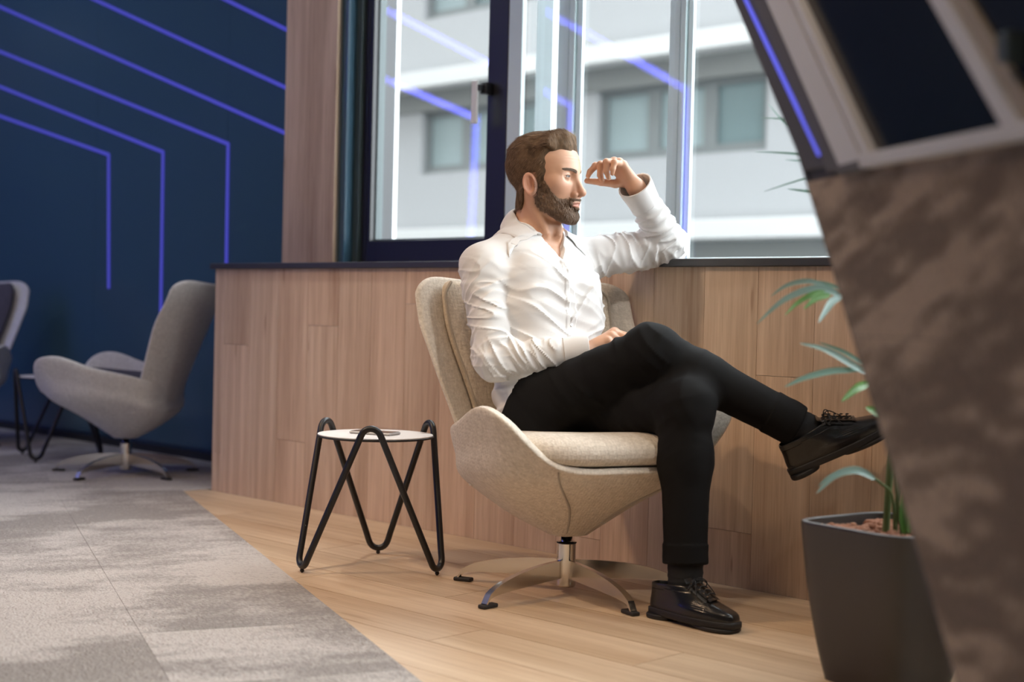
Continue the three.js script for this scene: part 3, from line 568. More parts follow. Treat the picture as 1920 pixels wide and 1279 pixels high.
// ---------------------------------------------------------------- potted palm behind the partition
{
  const [px, pz] = rot(0.66, 1.06), pot = thing('potted_palm', 'green palm in a tall dark square planter half hidden by the carpeted partition', 'plant', [POLE[0] + px, 0, POLE[1] + pz], VIEW);
  const potM = std({ color: new THREE.Color().setRGB(0.040, 0.034, 0.031), roughness: 0.42 });
  const sq = (u, r, turn, e = 0.34) => { const a = u * 2 * Math.PI, c = Math.cos(a), s = Math.sin(a), x = Math.sign(c) * Math.pow(Math.abs(c), e) * r, z = Math.sign(s) * Math.pow(Math.abs(s), e) * r; return [x * Math.cos(turn) + z * Math.sin(turn), -x * Math.sin(turn) + z * Math.cos(turn)]; };
  const prof = [[0.0, 0.0], [0.098, 0.0], [0.106, 0.006], [0.125, 0.10], [0.142, 0.22], [0.152, 0.325], [0.153, 0.342], [0.150, 0.346], [0.143, 0.345], [0.140, 0.335], [0.134, 0.27]];
  const turn = deg(-53);
  part('planter', surf((u, v) => { const [r, y] = catmull(prof, v, false), [x, z] = sq(u, Math.max(r, 0.0001), turn); return [x, y, z]; }, 96, 60, true), potM, pot);
  const soilM = std({ color: new THREE.Color().setRGB(0.10, 0.055, 0.035), roughness: 0.95 });
  const soil = part('soil', surf((u, v) => { const [x, z] = sq(u, 0.137 * (1 - v) + 0.0001, turn); return [x, 0.313 + n3(x * 30, 1, z * 30) * 0.006, z]; }, 64, 16, true), soilM, pot);
  { // clay granules on the soil
    const r = mul32(61), gs = [], base = new THREE.IcosahedronGeometry(0.0085, 1);
    for (let i = 0; i < 420; i++) { const [x, z] = sq(r(), 0.132 * Math.sqrt(r()), turn), g = base.clone(); g.scale(0.7 + r() * 0.6, 0.6 + r() * 0.5, 0.7 + r() * 0.6); g.rotateY(r() * 6); g.translate(x, 0.318 + r() * 0.012, z); gs.push(g); }
    const m = part('clay_granules', merged(gs), std({ color: new THREE.Color().setRGB(0.30, 0.14, 0.085), roughness: 0.95 }), pot); m.userData.kind = 'stuff';
  }
  const leafM = [[0.22, 0.40, 0.33], [0.13, 0.32, 0.07], [0.30, 0.46, 0.42]].map((c) => phys({ color: new THREE.Color().setRGB(...c), roughness: 0.42, transmission: 0.3, thickness: 0 }));
  const stemM = std({ color: new THREE.Color().setRGB(0.09, 0.13, 0.04), roughness: 0.6 });
  // leaf: blade along a curve through three or more points (local frame), wide in the middle
  const blade = (pts, w, m, parent, name = 'leaf') => {
    const P = (t) => V(...catmull(pts, t, false));
    const g = surf((u, v) => { const c = P(v), d = P(Math.min(1, v + 0.02)).sub(P(Math.max(0, v - 0.02))).normalize(), side = V(0.35, 0.2, 0.92).cross(d).normalize(), up = d.clone().cross(side), k = w * Math.pow(Math.sin(Math.PI * Math.pow(lerp(0.03, 0.995, v), 0.75)), 0.8), s = (u - 0.5) * 2; return [c.x + side.x * s * k + up.x * Math.abs(s) * k * 0.35, c.y + side.y * s * k + up.y * Math.abs(s) * k * 0.35, c.z + side.z * s * k + up.z * Math.abs(s) * k * 0.35]; }, 4, 18);
    return part(name, g, leafM[m], parent);
  };
  const LEAVES = [[[[0.014,0.33,0.029],[-0.042,0.607,0.079],[-0.093,0.764,0.109],[-0.152,0.834,0.129]],[[[[-0.148,0.832,0.129],[-0.207,0.849,0.135],[-0.274,0.824,0.142],[-0.331,0.772,0.149]],0.0075,2],[[[-0.157,0.843,0.109],[-0.211,0.864,0.099],[-0.259,0.855,0.089],[-0.29,0.831,0.079]],0.0055,2],[[[-0.15,0.846,0.129],[-0.178,0.859,0.104],[-0.207,0.866,0.079]],0.005,0],[[[-0.177,0.838,0.129],[-0.209,0.839,0.145],[-0.25,0.818,0.162],[-0.279,0.791,0.179]],0.006,1],[[[-0.181,0.836,0.149],[-0.213,0.828,0.164],[-0.241,0.805,0.179]],0.007,1],[[[-0.152,0.834,0.129],[-0.176,0.823,0.145],[-0.194,0.801,0.162],[-0.21,0.778,0.179]],0.008,2]]],[[[0.017,0.33,0.029],[-0.005,0.507,0.079],[-0.05,0.633,0.129],[-0.093,0.671,0.149]],[[[[-0.088,0.668,0.149],[-0.142,0.698,0.159],[-0.194,0.724,0.169],[-0.248,0.736,0.179]],0.0075,2],[[[-0.093,0.687,0.119],[-0.134,0.716,0.099],[-0.186,0.737,0.079]],0.005,0],[[[-0.115,0.683,0.149],[-0.176,0.68,0.165],[-0.234,0.666,0.182],[-0.28,0.646,0.199]],0.007,0],[[[-0.097,0.655,0.149],[-0.128,0.646,0.174],[-0.164,0.619,0.199]],0.009,1],[[[-0.073,0.586,0.179],[-0.096,0.602,0.189],[-0.114,0.609,0.199]],0.008,1]]],[[[0.0,0.329,0.029],[-0.017,0.413,0.059],[-0.048,0.443,0.079],[-0.09,0.467,0.109]],[[[[-0.067,0.454,0.109],[-0.11,0.473,0.122],[-0.157,0.462,0.135],[-0.198,0.425,0.149]],0.0085,2],[[[-0.077,0.46,0.079],[-0.122,0.468,0.079],[-0.161,0.449,0.079],[-0.178,0.432,0.079]],0.005,2]]],[[[0.026,0.33,0.029],[0.004,0.674,0.029],[-0.086,0.992,0.029],[-0.176,1.138,0.029]],[[[[-0.205,1.169,0.029],[-0.247,1.196,0.004],[-0.292,1.253,-0.021]],0.0028,0],[[[-0.192,1.126,0.029],[-0.235,1.205,0.004],[-0.306,1.22,-0.021]],0.0028,0],[[[-0.175,1.115,0.029],[-0.222,1.139,0.004],[-0.319,1.146,-0.021]],0.003,0],[[[-0.157,1.07,0.029],[-0.198,1.119,0.004],[-0.251,1.13,-0.021]],0.0026,0],[[[-0.133,1.036,0.029],[-0.185,1.057,0.004],[-0.244,1.067,-0.021]],0.0042,0],[[[-0.157,1.093,0.029],[-0.209,1.088,0.004],[-0.296,1.059,-0.021]],0.0022,0]]],[[[0.02,0.33,0.029],[0.018,0.377,0.039],[0.015,0.424,0.049]],[[[[0.005,0.337,0.079],[-0.002,0.389,0.089],[-0.004,0.453,0.099]],0.01,1],[[[0.016,0.338,0.079],[0.014,0.384,0.089],[0.016,0.447,0.099]],0.008,1]]]];
  LEAVES.forEach(([stem, leaves]) => {
    const f = part('frond', tube(stem, 0.0032, false, 30, 6), stemM, pot);
    for (const [p, w, m] of leaves) blade(p, w, m, f);
  });
  [[-0.01, 0.3, -0.01], [0.02, 0.3, 0.02], [0.0, 0.3, 0.03]].forEach(([x, y, z], i) => part('stem', tube([[x, y - 0.01, z], [x + 0.004, y + 0.12, z], [x + 0.01 + i * 0.004, y + 0.25, z]], 0.008 - i * 0.0015, false, 12, 8), stemM, pot));
}

// ---------------------------------------------------------------- the seated man
// distance-field modelling: every body or clothing mesh is one continuous surface
const dot = (a, b) => a[0] * b[0] + a[1] * b[1] + a[2] * b[2], sub = (a, b) => [a[0] - b[0], a[1] - b[1], a[2] - b[2]], add3 = (a, b) => [a[0] + b[0], a[1] + b[1], a[2] + b[2]], mul = (a, k) => [a[0] * k, a[1] * k, a[2] * k];
const len3 = (a) => Math.hypot(a[0], a[1], a[2]), nrm = (a) => mul(a, 1 / (len3(a) || 1)), crs = (a, b) => [a[1] * b[2] - a[2] * b[1], a[2] * b[0] - a[0] * b[2], a[0] * b[1] - a[1] * b[0]];
const smin = (a, b, k) => { const h = Math.max(k - Math.abs(a - b), 0) / k; return Math.min(a, b) - h * h * k * 0.25; };
const smax = (a, b, k) => -smin(-a, -b, k);
function cap(x, y, z, a, b, ra, rb) { // tapered capsule
  const ux = b[0] - a[0], uy = b[1] - a[1], uz = b[2] - a[2], t = clamp(((x - a[0]) * ux + (y - a[1]) * uy + (z - a[2]) * uz) / (ux * ux + uy * uy + uz * uz), 0, 1);
  return Math.hypot(x - a[0] - ux * t, y - a[1] - uy * t, z - a[2] - uz * t) - lerp(ra, rb, t);
}
function ell(x, y, z, c, r) { const a = (x - c[0]) / r[0], b = (y - c[1]) / r[1], d = (z - c[2]) / r[2], k0 = Math.hypot(a, b, d), k1 = Math.hypot(a / r[0], b / r[1], d / r[2]); return k1 < 1e-9 ? -Math.min(...r) : k0 * (k0 - 1) / k1; }
const sph = (x, y, z, c, r) => Math.hypot(x - c[0], y - c[1], z - c[2]) - r;
function chain(x, y, z, pts, rs, k) { let d = 9; for (let i = 0; i < pts.length - 1; i++) d = smin(d, cap(x, y, z, pts[i], pts[i + 1], rs[i], rs[i + 1]), k); return d; }
function meshField(f, lo, hi, h, keep) {
  const nx = Math.ceil((hi[0] - lo[0]) / h) + 1, ny = Math.ceil((hi[1] - lo[1]) / h) + 1, nz = Math.ceil((hi[2] - lo[2]) / h) + 1, v = new Float32Array(nx * ny * nz), B = 4, R = B * h * 0.5 * 1.7321 * 1.25 + h;
  for (let K = 0; K < nz; K += B) for (let J = 0; J < ny; J += B) for (let I = 0; I < nx; I += B) {
    const d = f(lo[0] + (I + (B - 1) / 2) * h, lo[1] + (J + (B - 1) / 2) * h, lo[2] + (K + (B - 1) / 2) * h), far = Math.abs(d) > R;
    for (let k = K; k < Math.min(K + B, nz); k++) for (let j = J; j < Math.min(J + B, ny); j++) for (let i = I; i < Math.min(I + B, nx); i++) v[(k * ny + j) * nx + i] = far ? d : f(lo[0] + i * h, lo[1] + j * h, lo[2] + k * h);
  }
  const id = new Int32Array(nx * ny * nz).fill(-1), P = [], idx = [], at = (i, j, k) => (k * ny + j) * nx + i, E = [[0, 1], [0, 2], [0, 4], [1, 3], [1, 5], [2, 3], [2, 6], [3, 7], [4, 5], [4, 6], [5, 7], [6, 7]];
  const c = new Float32Array(8);
  for (let k = 0; k < nz - 1; k++) for (let j = 0; j < ny - 1; j++) for (let i = 0; i < nx - 1; i++) {
    let m = 0; for (let q = 0; q < 8; q++) { c[q] = v[at(i + (q & 1), j + ((q >> 1) & 1), k + (q >> 2))]; if (c[q] < 0) m |= 1 << q; }
    if (m === 0 || m === 255) continue;
    let n = 0, x = 0, y = 0, z = 0;
    for (const [a, b] of E) if (((m >> a) & 1) !== ((m >> b) & 1)) { const t = c[a] / (c[a] - c[b]); n++; x += lerp(a & 1, b & 1, t); y += lerp((a >> 1) & 1, (b >> 1) & 1, t); z += lerp(a >> 2, b >> 2, t); }
    id[at(i, j, k)] = P.length / 3; P.push(lo[0] + (i + x / n) * h, lo[1] + (j + y / n) * h, lo[2] + (k + z / n) * h);
  }
  for (let k = 1; k < nz - 1; k++) for (let j = 1; j < ny - 1; j++) for (let i = 1; i < nx - 1; i++) {
    const a = v[at(i, j, k)] < 0;
    const quad = (b, p, q, r, s) => { if (p < 0 || q < 0 || r < 0 || s < 0) return; if (a) idx.push(p, q, r, p, r, s); else idx.push(p, r, q, p, s, r); };
    if (a !== v[at(i + 1, j, k)] < 0) quad(0, id[at(i, j - 1, k - 1)], id[at(i, j, k - 1)], id[at(i, j, k)], id[at(i, j - 1, k)]);
    if (a !== v[at(i, j + 1, k)] < 0) quad(0, id[at(i - 1, j, k - 1)], id[at(i - 1, j, k)], id[at(i, j, k)], id[at(i, j, k - 1)]);
    if (a !== v[at(i, j, k + 1)] < 0) quad(0, id[at(i - 1, j - 1, k)], id[at(i, j - 1, k)], id[at(i, j, k)], id[at(i - 1, j, k)]);
  }
  const n = P.length / 3, N = new Float32Array(P.length), e = h * 0.4;
  for (let i = 0; i < n; i++) {
    let x = P[i * 3], y = P[i * 3 + 1], z = P[i * 3 + 2];
    { const it = 0;
      const gx = f(x + e, y, z) - f(x - e, y, z), gy = f(x, y + e, z) - f(x, y - e, z), gz = f(x, y, z + e) - f(x, y, z - e), l = Math.hypot(gx, gy, gz) || 1;
      N[i * 3] = gx / l; N[i * 3 + 1] = gy / l; N[i * 3 + 2] = gz / l;
      if (it === 0) { const d = clamp(f(x, y, z) / Math.max(l / (2 * e), 0.5), -h * 0.5, h * 0.5); x -= gx / l * d; y -= gy / l * d; z -= gz / l * d; }
    }
    P[i * 3] = x; P[i * 3 + 1] = y; P[i * 3 + 2] = z;
  }
  let I = idx;
  if (keep) { const ok = new Uint8Array(n); for (let i = 0; i < n; i++) ok[i] = keep(P[i * 3], P[i * 3 + 1], P[i * 3 + 2], N[i * 3], N[i * 3 + 1], N[i * 3 + 2]) ? 1 : 0; I = []; for (let t = 0; t < idx.length; t += 3) if (ok[idx[t]] || ok[idx[t + 1]] || ok[idx[t + 2]]) I.push(idx[t], idx[t + 1], idx[t + 2]); }
  // drop unused vertices
  const mapV = new Int32Array(n).fill(-1), pos = [], nor = []; let c2 = 0;
  for (let t = 0; t < I.length; t++) { const q = I[t]; if (mapV[q] < 0) { mapV[q] = c2++; pos.push(P[q * 3], P[q * 3 + 1], P[q * 3 + 2]); nor.push(N[q * 3], N[q * 3 + 1], N[q * 3 + 2]); } }
  const g = new THREE.BufferGeometry(); g.setAttribute('position', new THREE.Float32BufferAttribute(pos, 3)); g.setAttribute('normal', new THREE.Float32BufferAttribute(nor, 3)); g.setIndex(I.map((q) => mapV[q])); return g;
}
function paint(g, fn) { const p = g.attributes.position, n = g.attributes.normal, c = new Float32Array(p.count * 3); for (let i = 0; i < p.count; i++) c.set(fn(p.getX(i), p.getY(i), p.getZ(i), n.getX(i), n.getY(i), n.getZ(i)), i * 3); g.setAttribute('color', new THREE.BufferAttribute(c, 3)); return g; }
const plainUV = (g) => { g.setAttribute('uv', new THREE.Float32BufferAttribute(new Float32Array(g.attributes.position.count * 2), 2)); return g; };
const mix3 = (a, b, t) => [lerp(a[0], b[0], t), lerp(a[1], b[1], t), lerp(a[2], b[2], t)];
const ridge = (x) => 1 - Math.abs(x);
const fold = (x) => clamp(1 - Math.abs(x) * 1.6 - 0.45, -0.35, 0.5);
const crease = (x) => { const q = Math.max(0, 1 - Math.abs(x) * 4.5); return q * q; };

// joints, in metres, in a frame at the chair column: x to the sitter's left of view, y up, z towards the viewer
const J = {
  pelvis: [-0.06, 0.505, 0.10], neck: [-0.11, 1.025, -0.05],
  shR: [-0.262, 0.911, 0.085], elR: [-0.222, 0.650, 0.200], wrR: [0.028, 0.676, 0.195],
  shL: [0.040, 0.948, -0.155], elL: [0.296, 0.998, -0.190], wrL: [0.182, 1.158, -0.061],
  hipR: [-0.125, 0.495, 0.155], knR: [0.198, 0.690, 0.350], anR: [0.597, 0.497, 0.385],
  hipL: [0.00, 0.495, 0.07], knL: [0.285, 0.553, 0.425], anL: [0.290, 0.105, 0.475],
};
const SHOE_L = { toe: [0.70, 0, 0.70], up: [0, 1, 0], at: [0.302, 0.002, 0.530] }, SHOE_R = { toe: [0.86, 0.49, 0.22], up: [-0.49, 0.87, 0.12], at: [0.700, 0.430, 0.402] };
const bA = nrm(sub(J.neck, J.pelvis)), aRaw = sub(J.shL, J.shR), aA = nrm(sub(aRaw, mul(bA, dot(aRaw, bA)))), cA = crs(aA, bA), TL = len3(sub(J.neck, J.pelvis));
const torsoLocal = (x, y, z) => { const p = [x - J.pelvis[0], y - J.pelvis[1], z - J.pelvis[2]]; return [dot(p, aA), dot(p, bA), dot(p, cA)]; };
const torsoPt = (a, b, c) => add3(J.pelvis, add3(mul(aA, a), add3(mul(bA, b), mul(cA, c))));
const TORSO = [[-0.10, 0.160, 0.105, 0.0], [0.0, 0.163, 0.106, 0.0], [0.10, 0.152, 0.106, 0.004], [0.20, 0.154, 0.110, 0.004], [0.30, 0.172, 0.118, 0.002], [0.38, 0.178, 0.118, 0.0], [0.44, 0.158, 0.098, -0.004], [0.49, 0.112, 0.078, -0.006], [0.53, 0.074, 0.066, -0.004], [0.56, 0.060, 0.06, 0]];
function torsoD(a, b, c, grow) {
  let i = 0; while (i < TORSO.length - 2 && b > TORSO[i + 1][0]) i++;
  const s = TORSO[i], e = TORSO[i + 1], t = sstep(0, 1, (b - s[0]) / (e[0] - s[0])), w = lerp(s[1], e[1], t) + grow, d = lerp(s[2], e[2], t) + grow, o = lerp(s[3], e[3], t);
  const k = Math.pow(Math.pow(Math.abs(a) / w, 2.4) + Math.pow(Math.abs(c - o) / d, 2.4), 1 / 2.4), r = (k - 1) * Math.min(w, d);
  return Math.max(r, b - 0.565, -0.12 - b);
}
// head frame
const HS = 1.06, HY = deg(62), HO = [-0.090, 1.178, -0.018], HP = deg(1);
const hx = [Math.cos(HY), 0, -Math.sin(HY)], hz = [Math.sin(HY) * Math.cos(HP), -Math.sin(HP), Math.cos(HY) * Math.cos(HP)], hy = crs(hz, hx);
const headLocal = (x, y, z) => { const p = [x - HO[0], y - HO[1], z - HO[2]]; return [dot(p, hx) / HS, dot(p, hy) / HS, dot(p, hz) / HS]; };
const headPt = (x, y, z) => add3(HO, add3(mul(hx, x * HS), add3(mul(hy, y * HS), mul(hz, z * HS))));
function headD(x, y, z, ears = true, plain = false) { // head-local, metres before scaling
  const X = Math.abs(x);
  let d = ell(x, y, z, [0, 0.034, -0.014], [0.075, 0.083, 0.097]);                       // cranium
  d = smin(d, ell(x, y, z, [0, 0.030, 0.040], [0.062, 0.062, 0.060]), 0.03);               // forehead
  d = smin(d, ell(x, y, z, [0, -0.030, 0.036], [0.060, 0.080, 0.058]), 0.03);              // mid face
  d = smin(d, cap(X, y, z, [0.050, -0.062, 0.004], [0.020, -0.106, 0.074], 0.018, 0.017), 0.03); // jaw
  d = smin(d, ell(x, y, z, [0, -0.108, 0.079], [0.020, 0.015, 0.016]), 0.018);              // chin
  d = smin(d, ell(X, y, z, [0.043, -0.020, 0.058], [0.021, 0.018, 0.020]), 0.026);          // cheekbones
  d = smin(d, cap(X, y, z, [0.006, 0.016, 0.0905], [0.044, 0.016, 0.072], 0.0085, 0.007), 0.016); // brow ridge
  d = smax(d, -ell(X, y, z, [0.031, -0.001, 0.101], [0.0195, 0.0115, 0.019]), 0.013);         // eye sockets
  d = smin(d, cap(x, y, z, [0, 0.012, 0.0895], [0, -0.040, 0.1155], 0.0072, 0.0092), 0.012);
  d = smin(d, cap(X, y, z, [0.002, -0.006, 0.086], [0.0075, -0.046, 0.0985], 0.0072, 0.0082), 0.009);  // nose bridge
  d = smin(d, sph(x, y, z, [0, -0.0425, 0.1165], 0.0098), 0.008);                           // tip
  d = smin(d, ell(X, y, z, [0.0135, -0.0478, 0.1005], [0.0072, 0.0072, 0.0100]), 0.0035);     // wings
  if (!plain) {
    d = smax(d, -ell(X, y, z, [0.0065, -0.0560, 0.1075], [0.0030, 0.0032, 0.0052]), 0.003);  // nostrils
    d = smin(d, ell(x, y, z, [0, -0.068, 0.092], [0.024, 0.014, 0.014]), 0.014);              // mouth mound
    d = smin(d, cap(X, y, z, [0.004, -0.0685, 0.1055], [0.020, -0.0735, 0.0955], 0.0043, 0.0022), 0.004); // upper lip
    d = smin(d, cap(X, y, z, [0.0, -0.0805, 0.1045], [0.018, -0.0765, 0.0950], 0.0053, 0.0026), 0.004);   // lower lip
    d = smax(d, -cap(X, y, z, [0, -0.0740, 0.1095], [0.0215, -0.0752, 0.0970], 0.0014, 0.0008), 0.003);   // mouth line
    // eyelids around the eyeball
    const ey = sph(X, y, z, [0.0312, -0.0005, 0.0760], 0.0160), ex = (X - 0.0312) / 0.0152, op = 1 - ex * ex, up = 0.0031 * Math.sqrt(Math.max(0, op)), lo = 0.0027 * Math.sqrt(Math.max(0, op));
    const slit = Math.max(y + 0.0002 - up, -(y + 0.0002) - lo, Math.abs(ex) - 1, 0.070 - z);
    d = smin(d, Math.max(ey, -slit - 0.0002), 0.004);
    d = smin(d, cap(X, y, z, [0.0195, 0.0035, 0.0855], [0.0430, 0.0030, 0.0800], 0.0018, 0.0018), 0.006); // lid fold
    for (const q of [0.046, 0.054]) d += 0.0006 * Math.exp(-Math.pow((y - q) / 0.0014, 2)) * sstep(0.05, 0.03, X) * sstep(0.05, 0.08, z); // forehead lines
  }
  if (ears) {
    const ex = X - 0.0735, ez = (z + 0.001) * 0.966 + (y + 0.025) * 0.26, eyy = (y + 0.025) * 0.966 - (z + 0.001) * 0.26; // tilted ear
    let e = ell(ex - 0.006 - (0.0 - ez) * 0.35, eyy, ez, [0, 0, 0], [0.0062, 0.0300, 0.0170]);
    const rim = Math.hypot(eyy / 0.0267, (ez + 0.001) / 0.0145);
    const rr = Math.hypot((rim - 1) * 0.017, ex - 0.0095 + ez * 0.35) - 0.0038; if (ez < 0.012 || eyy > 0.0) e = smin(e, rr, 0.003);
    e = smax(e, -ell(ex - 0.0115 + ez * 0.35, eyy + 0.002, ez, [0, 0, 0.001], [0.0088, 0.0200, 0.0098]), 0.004);
    e = smin(e, cap(ex, eyy, ez, [0.009, 0.014, -0.004], [0.008, -0.012, -0.007], 0.0026, 0.0026), 0.003);
    e = smin(e, ell(ex, eyy, ez, [0.003, -0.003, 0.012], [0.005, 0.006, 0.004]), 0.004);
    d = smin(d, e, 0.005);
  }
  return d;
}
// hands: knuckle chains
const HAND_L = {
  wrist: J.wrL, r: 1,
  f: [[[0.104, 1.232, -0.100], [0.062, 1.2235, -0.094], [0.046, 1.206, -0.093], [0.0405, 1.1935, -0.092]], [[0.116, 1.236, -0.083], [0.0745, 1.2245, -0.066], [0.0745, 1.194, -0.063], [0.081, 1.1765, -0.066]], [[0.130, 1.233, -0.066], [0.091, 1.2305, -0.045], [0.0905, 1.203, -0.041], [0.0985, 1.184, -0.045]], [[0.141, 1.225, -0.051], [0.113, 1.2285, -0.028], [0.1095, 1.209, -0.026], [0.108, 1.1955, -0.029]]],
  t: [[0.165, 1.176, -0.075], [0.121, 1.172, -0.090], [0.080, 1.1765, -0.100], [0.038, 1.1795, -0.104]],
};
const HAND_R = {
  wrist: J.wrR, r: 1,
  f: [[[0.1140, 0.7330, 0.1380], [0.1540, 0.7230, 0.1430], [0.1670, 0.7010, 0.1480], [0.1700, 0.6810, 0.1520]], [[0.1120, 0.7310, 0.1580], [0.1550, 0.7160, 0.1720], [0.1700, 0.6910, 0.1760], [0.1730, 0.6690, 0.1800]], [[0.1040, 0.7220, 0.1760], [0.1440, 0.7040, 0.1940], [0.1560, 0.6810, 0.1980], [0.1570, 0.6630, 0.2020]], [[0.0930, 0.7090, 0.1920], [0.1240, 0.6910, 0.2080], [0.1330, 0.6730, 0.2100], [0.1330, 0.6580, 0.2120]]],
  t: [[0.0490, 0.6830, 0.1650], [0.0860, 0.7010, 0.1220], [0.1160, 0.7010, 0.1100], [0.1420, 0.6950, 0.1100]],
};
function handD(x, y, z, H, k = 0.006) {
  let palm = 9; const R = [0.0115, 0.0118, 0.0112, 0.0102];
  for (let i = 0; i < 4; i++) palm = smin(palm, cap(x, y, z, H.wrist, H.f[i][0], 0.019, R[i] * 1.08), 0.012);
  palm = smin(palm, cap(x, y, z, H.t[0], H.f[0][0], 0.014, 0.010), 0.014);
  palm = smin(palm, cap(x, y, z, H.wrist, H.t[0], 0.020, 0.0155), 0.012);
  let d = palm;
  for (let i = 0; i < 4; i++) { const f = H.f[i], r = R[i]; let g = chain(x, y, z, f, [r, r * 0.88, r * 0.76, r * 0.62], 0.003); g = smin(g, sph(x, y, z, f[1], r * 0.96), 0.003); g = smin(g, sph(x, y, z, f[0], r * 1.12), 0.004); d = smin(d, g, i ? k : k); }
  d = smin(d, chain(x, y, z, H.t, [0.0160, 0.0125, 0.0108, 0.0082], 0.005), 0.008);
  return d;
}
function neckD(x, y, z) {
  const base = add3(J.neck, mul(cA, 0.004)), top = headPt(0, -0.035, -0.018);
  let d = cap(x, y, z, base, top, 0.064, 0.0585);
  d = smin(d, cap(x, y, z, headPt(0, -0.062, 0.002), add3(base, add3(mul(cA, 0.035), mul(bA, 0.015))), 0.050, 0.046), 0.02);
  for (const s of [-1, 1]) { // neck muscles to the collar bones
    d = smin(d, cap(x, y, z, headPt(0.055 * s, -0.04, -0.02), torsoPt(0.022 * s, TL - 0.035, 0.075), 0.014, 0.009), 0.022);
    d = smin(d, cap(x, y, z, add3(base, mul(bA, 0.0)), s < 0 ? J.shR : J.shL, 0.050, 0.030), 0.03);
  }
  return d;
}
const bodyD = (x, y, z) => {
  const [a, b, c] = torsoLocal(x, y, z);
  let d = torsoD(a, b, c, -0.014);
  d = smin(d, neckD(x, y, z), 0.03);
  d = smin(d, chain(x, y, z, [J.shR, J.elR, J.wrR], [0.046, 0.036, 0.025], 0.02), 0.03);
  d = smin(d, chain(x, y, z, [J.shL, J.elL, J.wrL], [0.046, 0.036, 0.025], 0.02), 0.03);
  return d;
};
const skinHeadD = (x, y, z) => { const p = headLocal(x, y, z); return smin(headD(...p) * HS, neckD(x, y, z), 0.012); };
const wristR = (x, y, z) => smin(handD(x, y, z, HAND_R), cap(x, y, z, J.elR, J.wrR, 0.034, 0.0245), 0.015);
const wristL = (x, y, z) => smin(handD(x, y, z, HAND_L), cap(x, y, z, J.elL, J.wrL, 0.034, 0.0245), 0.015);
const SKIN = [0.60, 0.345, 0.22], SKIN_RED = [0.60, 0.26, 0.18], LIP = [0.50, 0.20, 0.165];
const skinPaint = (g) => paint(g, (x, y, z) => {
  const [a, b, c] = headLocal(x, y, z), X = Math.abs(a); let col = SKIN.slice();
  const blot = n3(x * 45, y * 45, z * 45) * 0.5 + n3(x * 110, y * 110, z * 110) * 0.4; col = mix3(col, SKIN_RED, clamp(0.10 + blot * 0.10, 0, 1));
  if (Math.hypot(a, b, c) < 0.2) {
    const lip = sstep(0.0075, 0.0045, Math.abs(b + 0.0745 + X * 0.05)) * sstep(0.024, 0.019, X) * sstep(0.088, 0.096, c); col = mix3(col, LIP, lip * 0.65);
    col = mix3(col, SKIN_RED, 0.55 * sstep(0.068, 0.078, X) * sstep(0.03, 0.015, c));                       // ears
    col = mix3(col, SKIN_RED, 0.35 * Math.exp(-((b + 0.044) ** 2 + (c - 0.112) ** 2 + a * a) / 0.0004));    // nose
    col = mix3(col, SKIN_RED, 0.22 * Math.exp(-((b + 0.03) ** 2 + (X - 0.045) ** 2) / 0.0006) * sstep(0.03, 0.06, c));
    col = mix3(col, [0.30, 0.17, 0.11], 0.40 * sstep(0.010, 0.006, Math.abs(b + 0.001)) * sstep(0.016, 0.013, Math.abs(X - 0.031)) * sstep(0.072, 0.078, c));  // lash line
    col = mix3(col, [0.22, 0.13, 0.085], 0.55 * beardMask(a, b, c));
  }
  return col;
});
// where the beard grows, 0..1, head-local
function beardMask(a, b, c) {
  const X = Math.abs(a), n = n3(a * 60, b * 60, c * 60) * 0.006;
  const line = lerp(-0.010, -0.060, sstep(0.028, 0.072, c)) + n;                         // cheek line falls from the sideburn to the mouth corner
  let m = sstep(line + 0.010, line - 0.010, b) * sstep(0.000, 0.014, c + n);                // in front of the ear
  { const low = lerp(-0.088, -0.130, sstep(0.0, 0.085, c)); m *= sstep(low - 0.010, low + 0.008, b + n); }                             // fades on the neck
  const mouth = Math.exp(-(((X) / 0.0225) ** 4 + ((b + 0.0745) / 0.0095) ** 4)) * sstep(0.085, 0.094, c); m *= 1 - mouth;
  m *= 1 - 0.75 * Math.exp(-((X - 0.016) ** 2 + (b + 0.088) ** 2) / 0.00003);
  const must = sstep(-0.0555, -0.0605, b + n * 0.4) * sstep(0.036, 0.026, X) * sstep(0.086, 0.094, c) * (1 - mouth); m = Math.max(m, must);
  if (b > -0.0545 && c > 0.088) m = 0;
  return clamp(m, 0, 1);
}
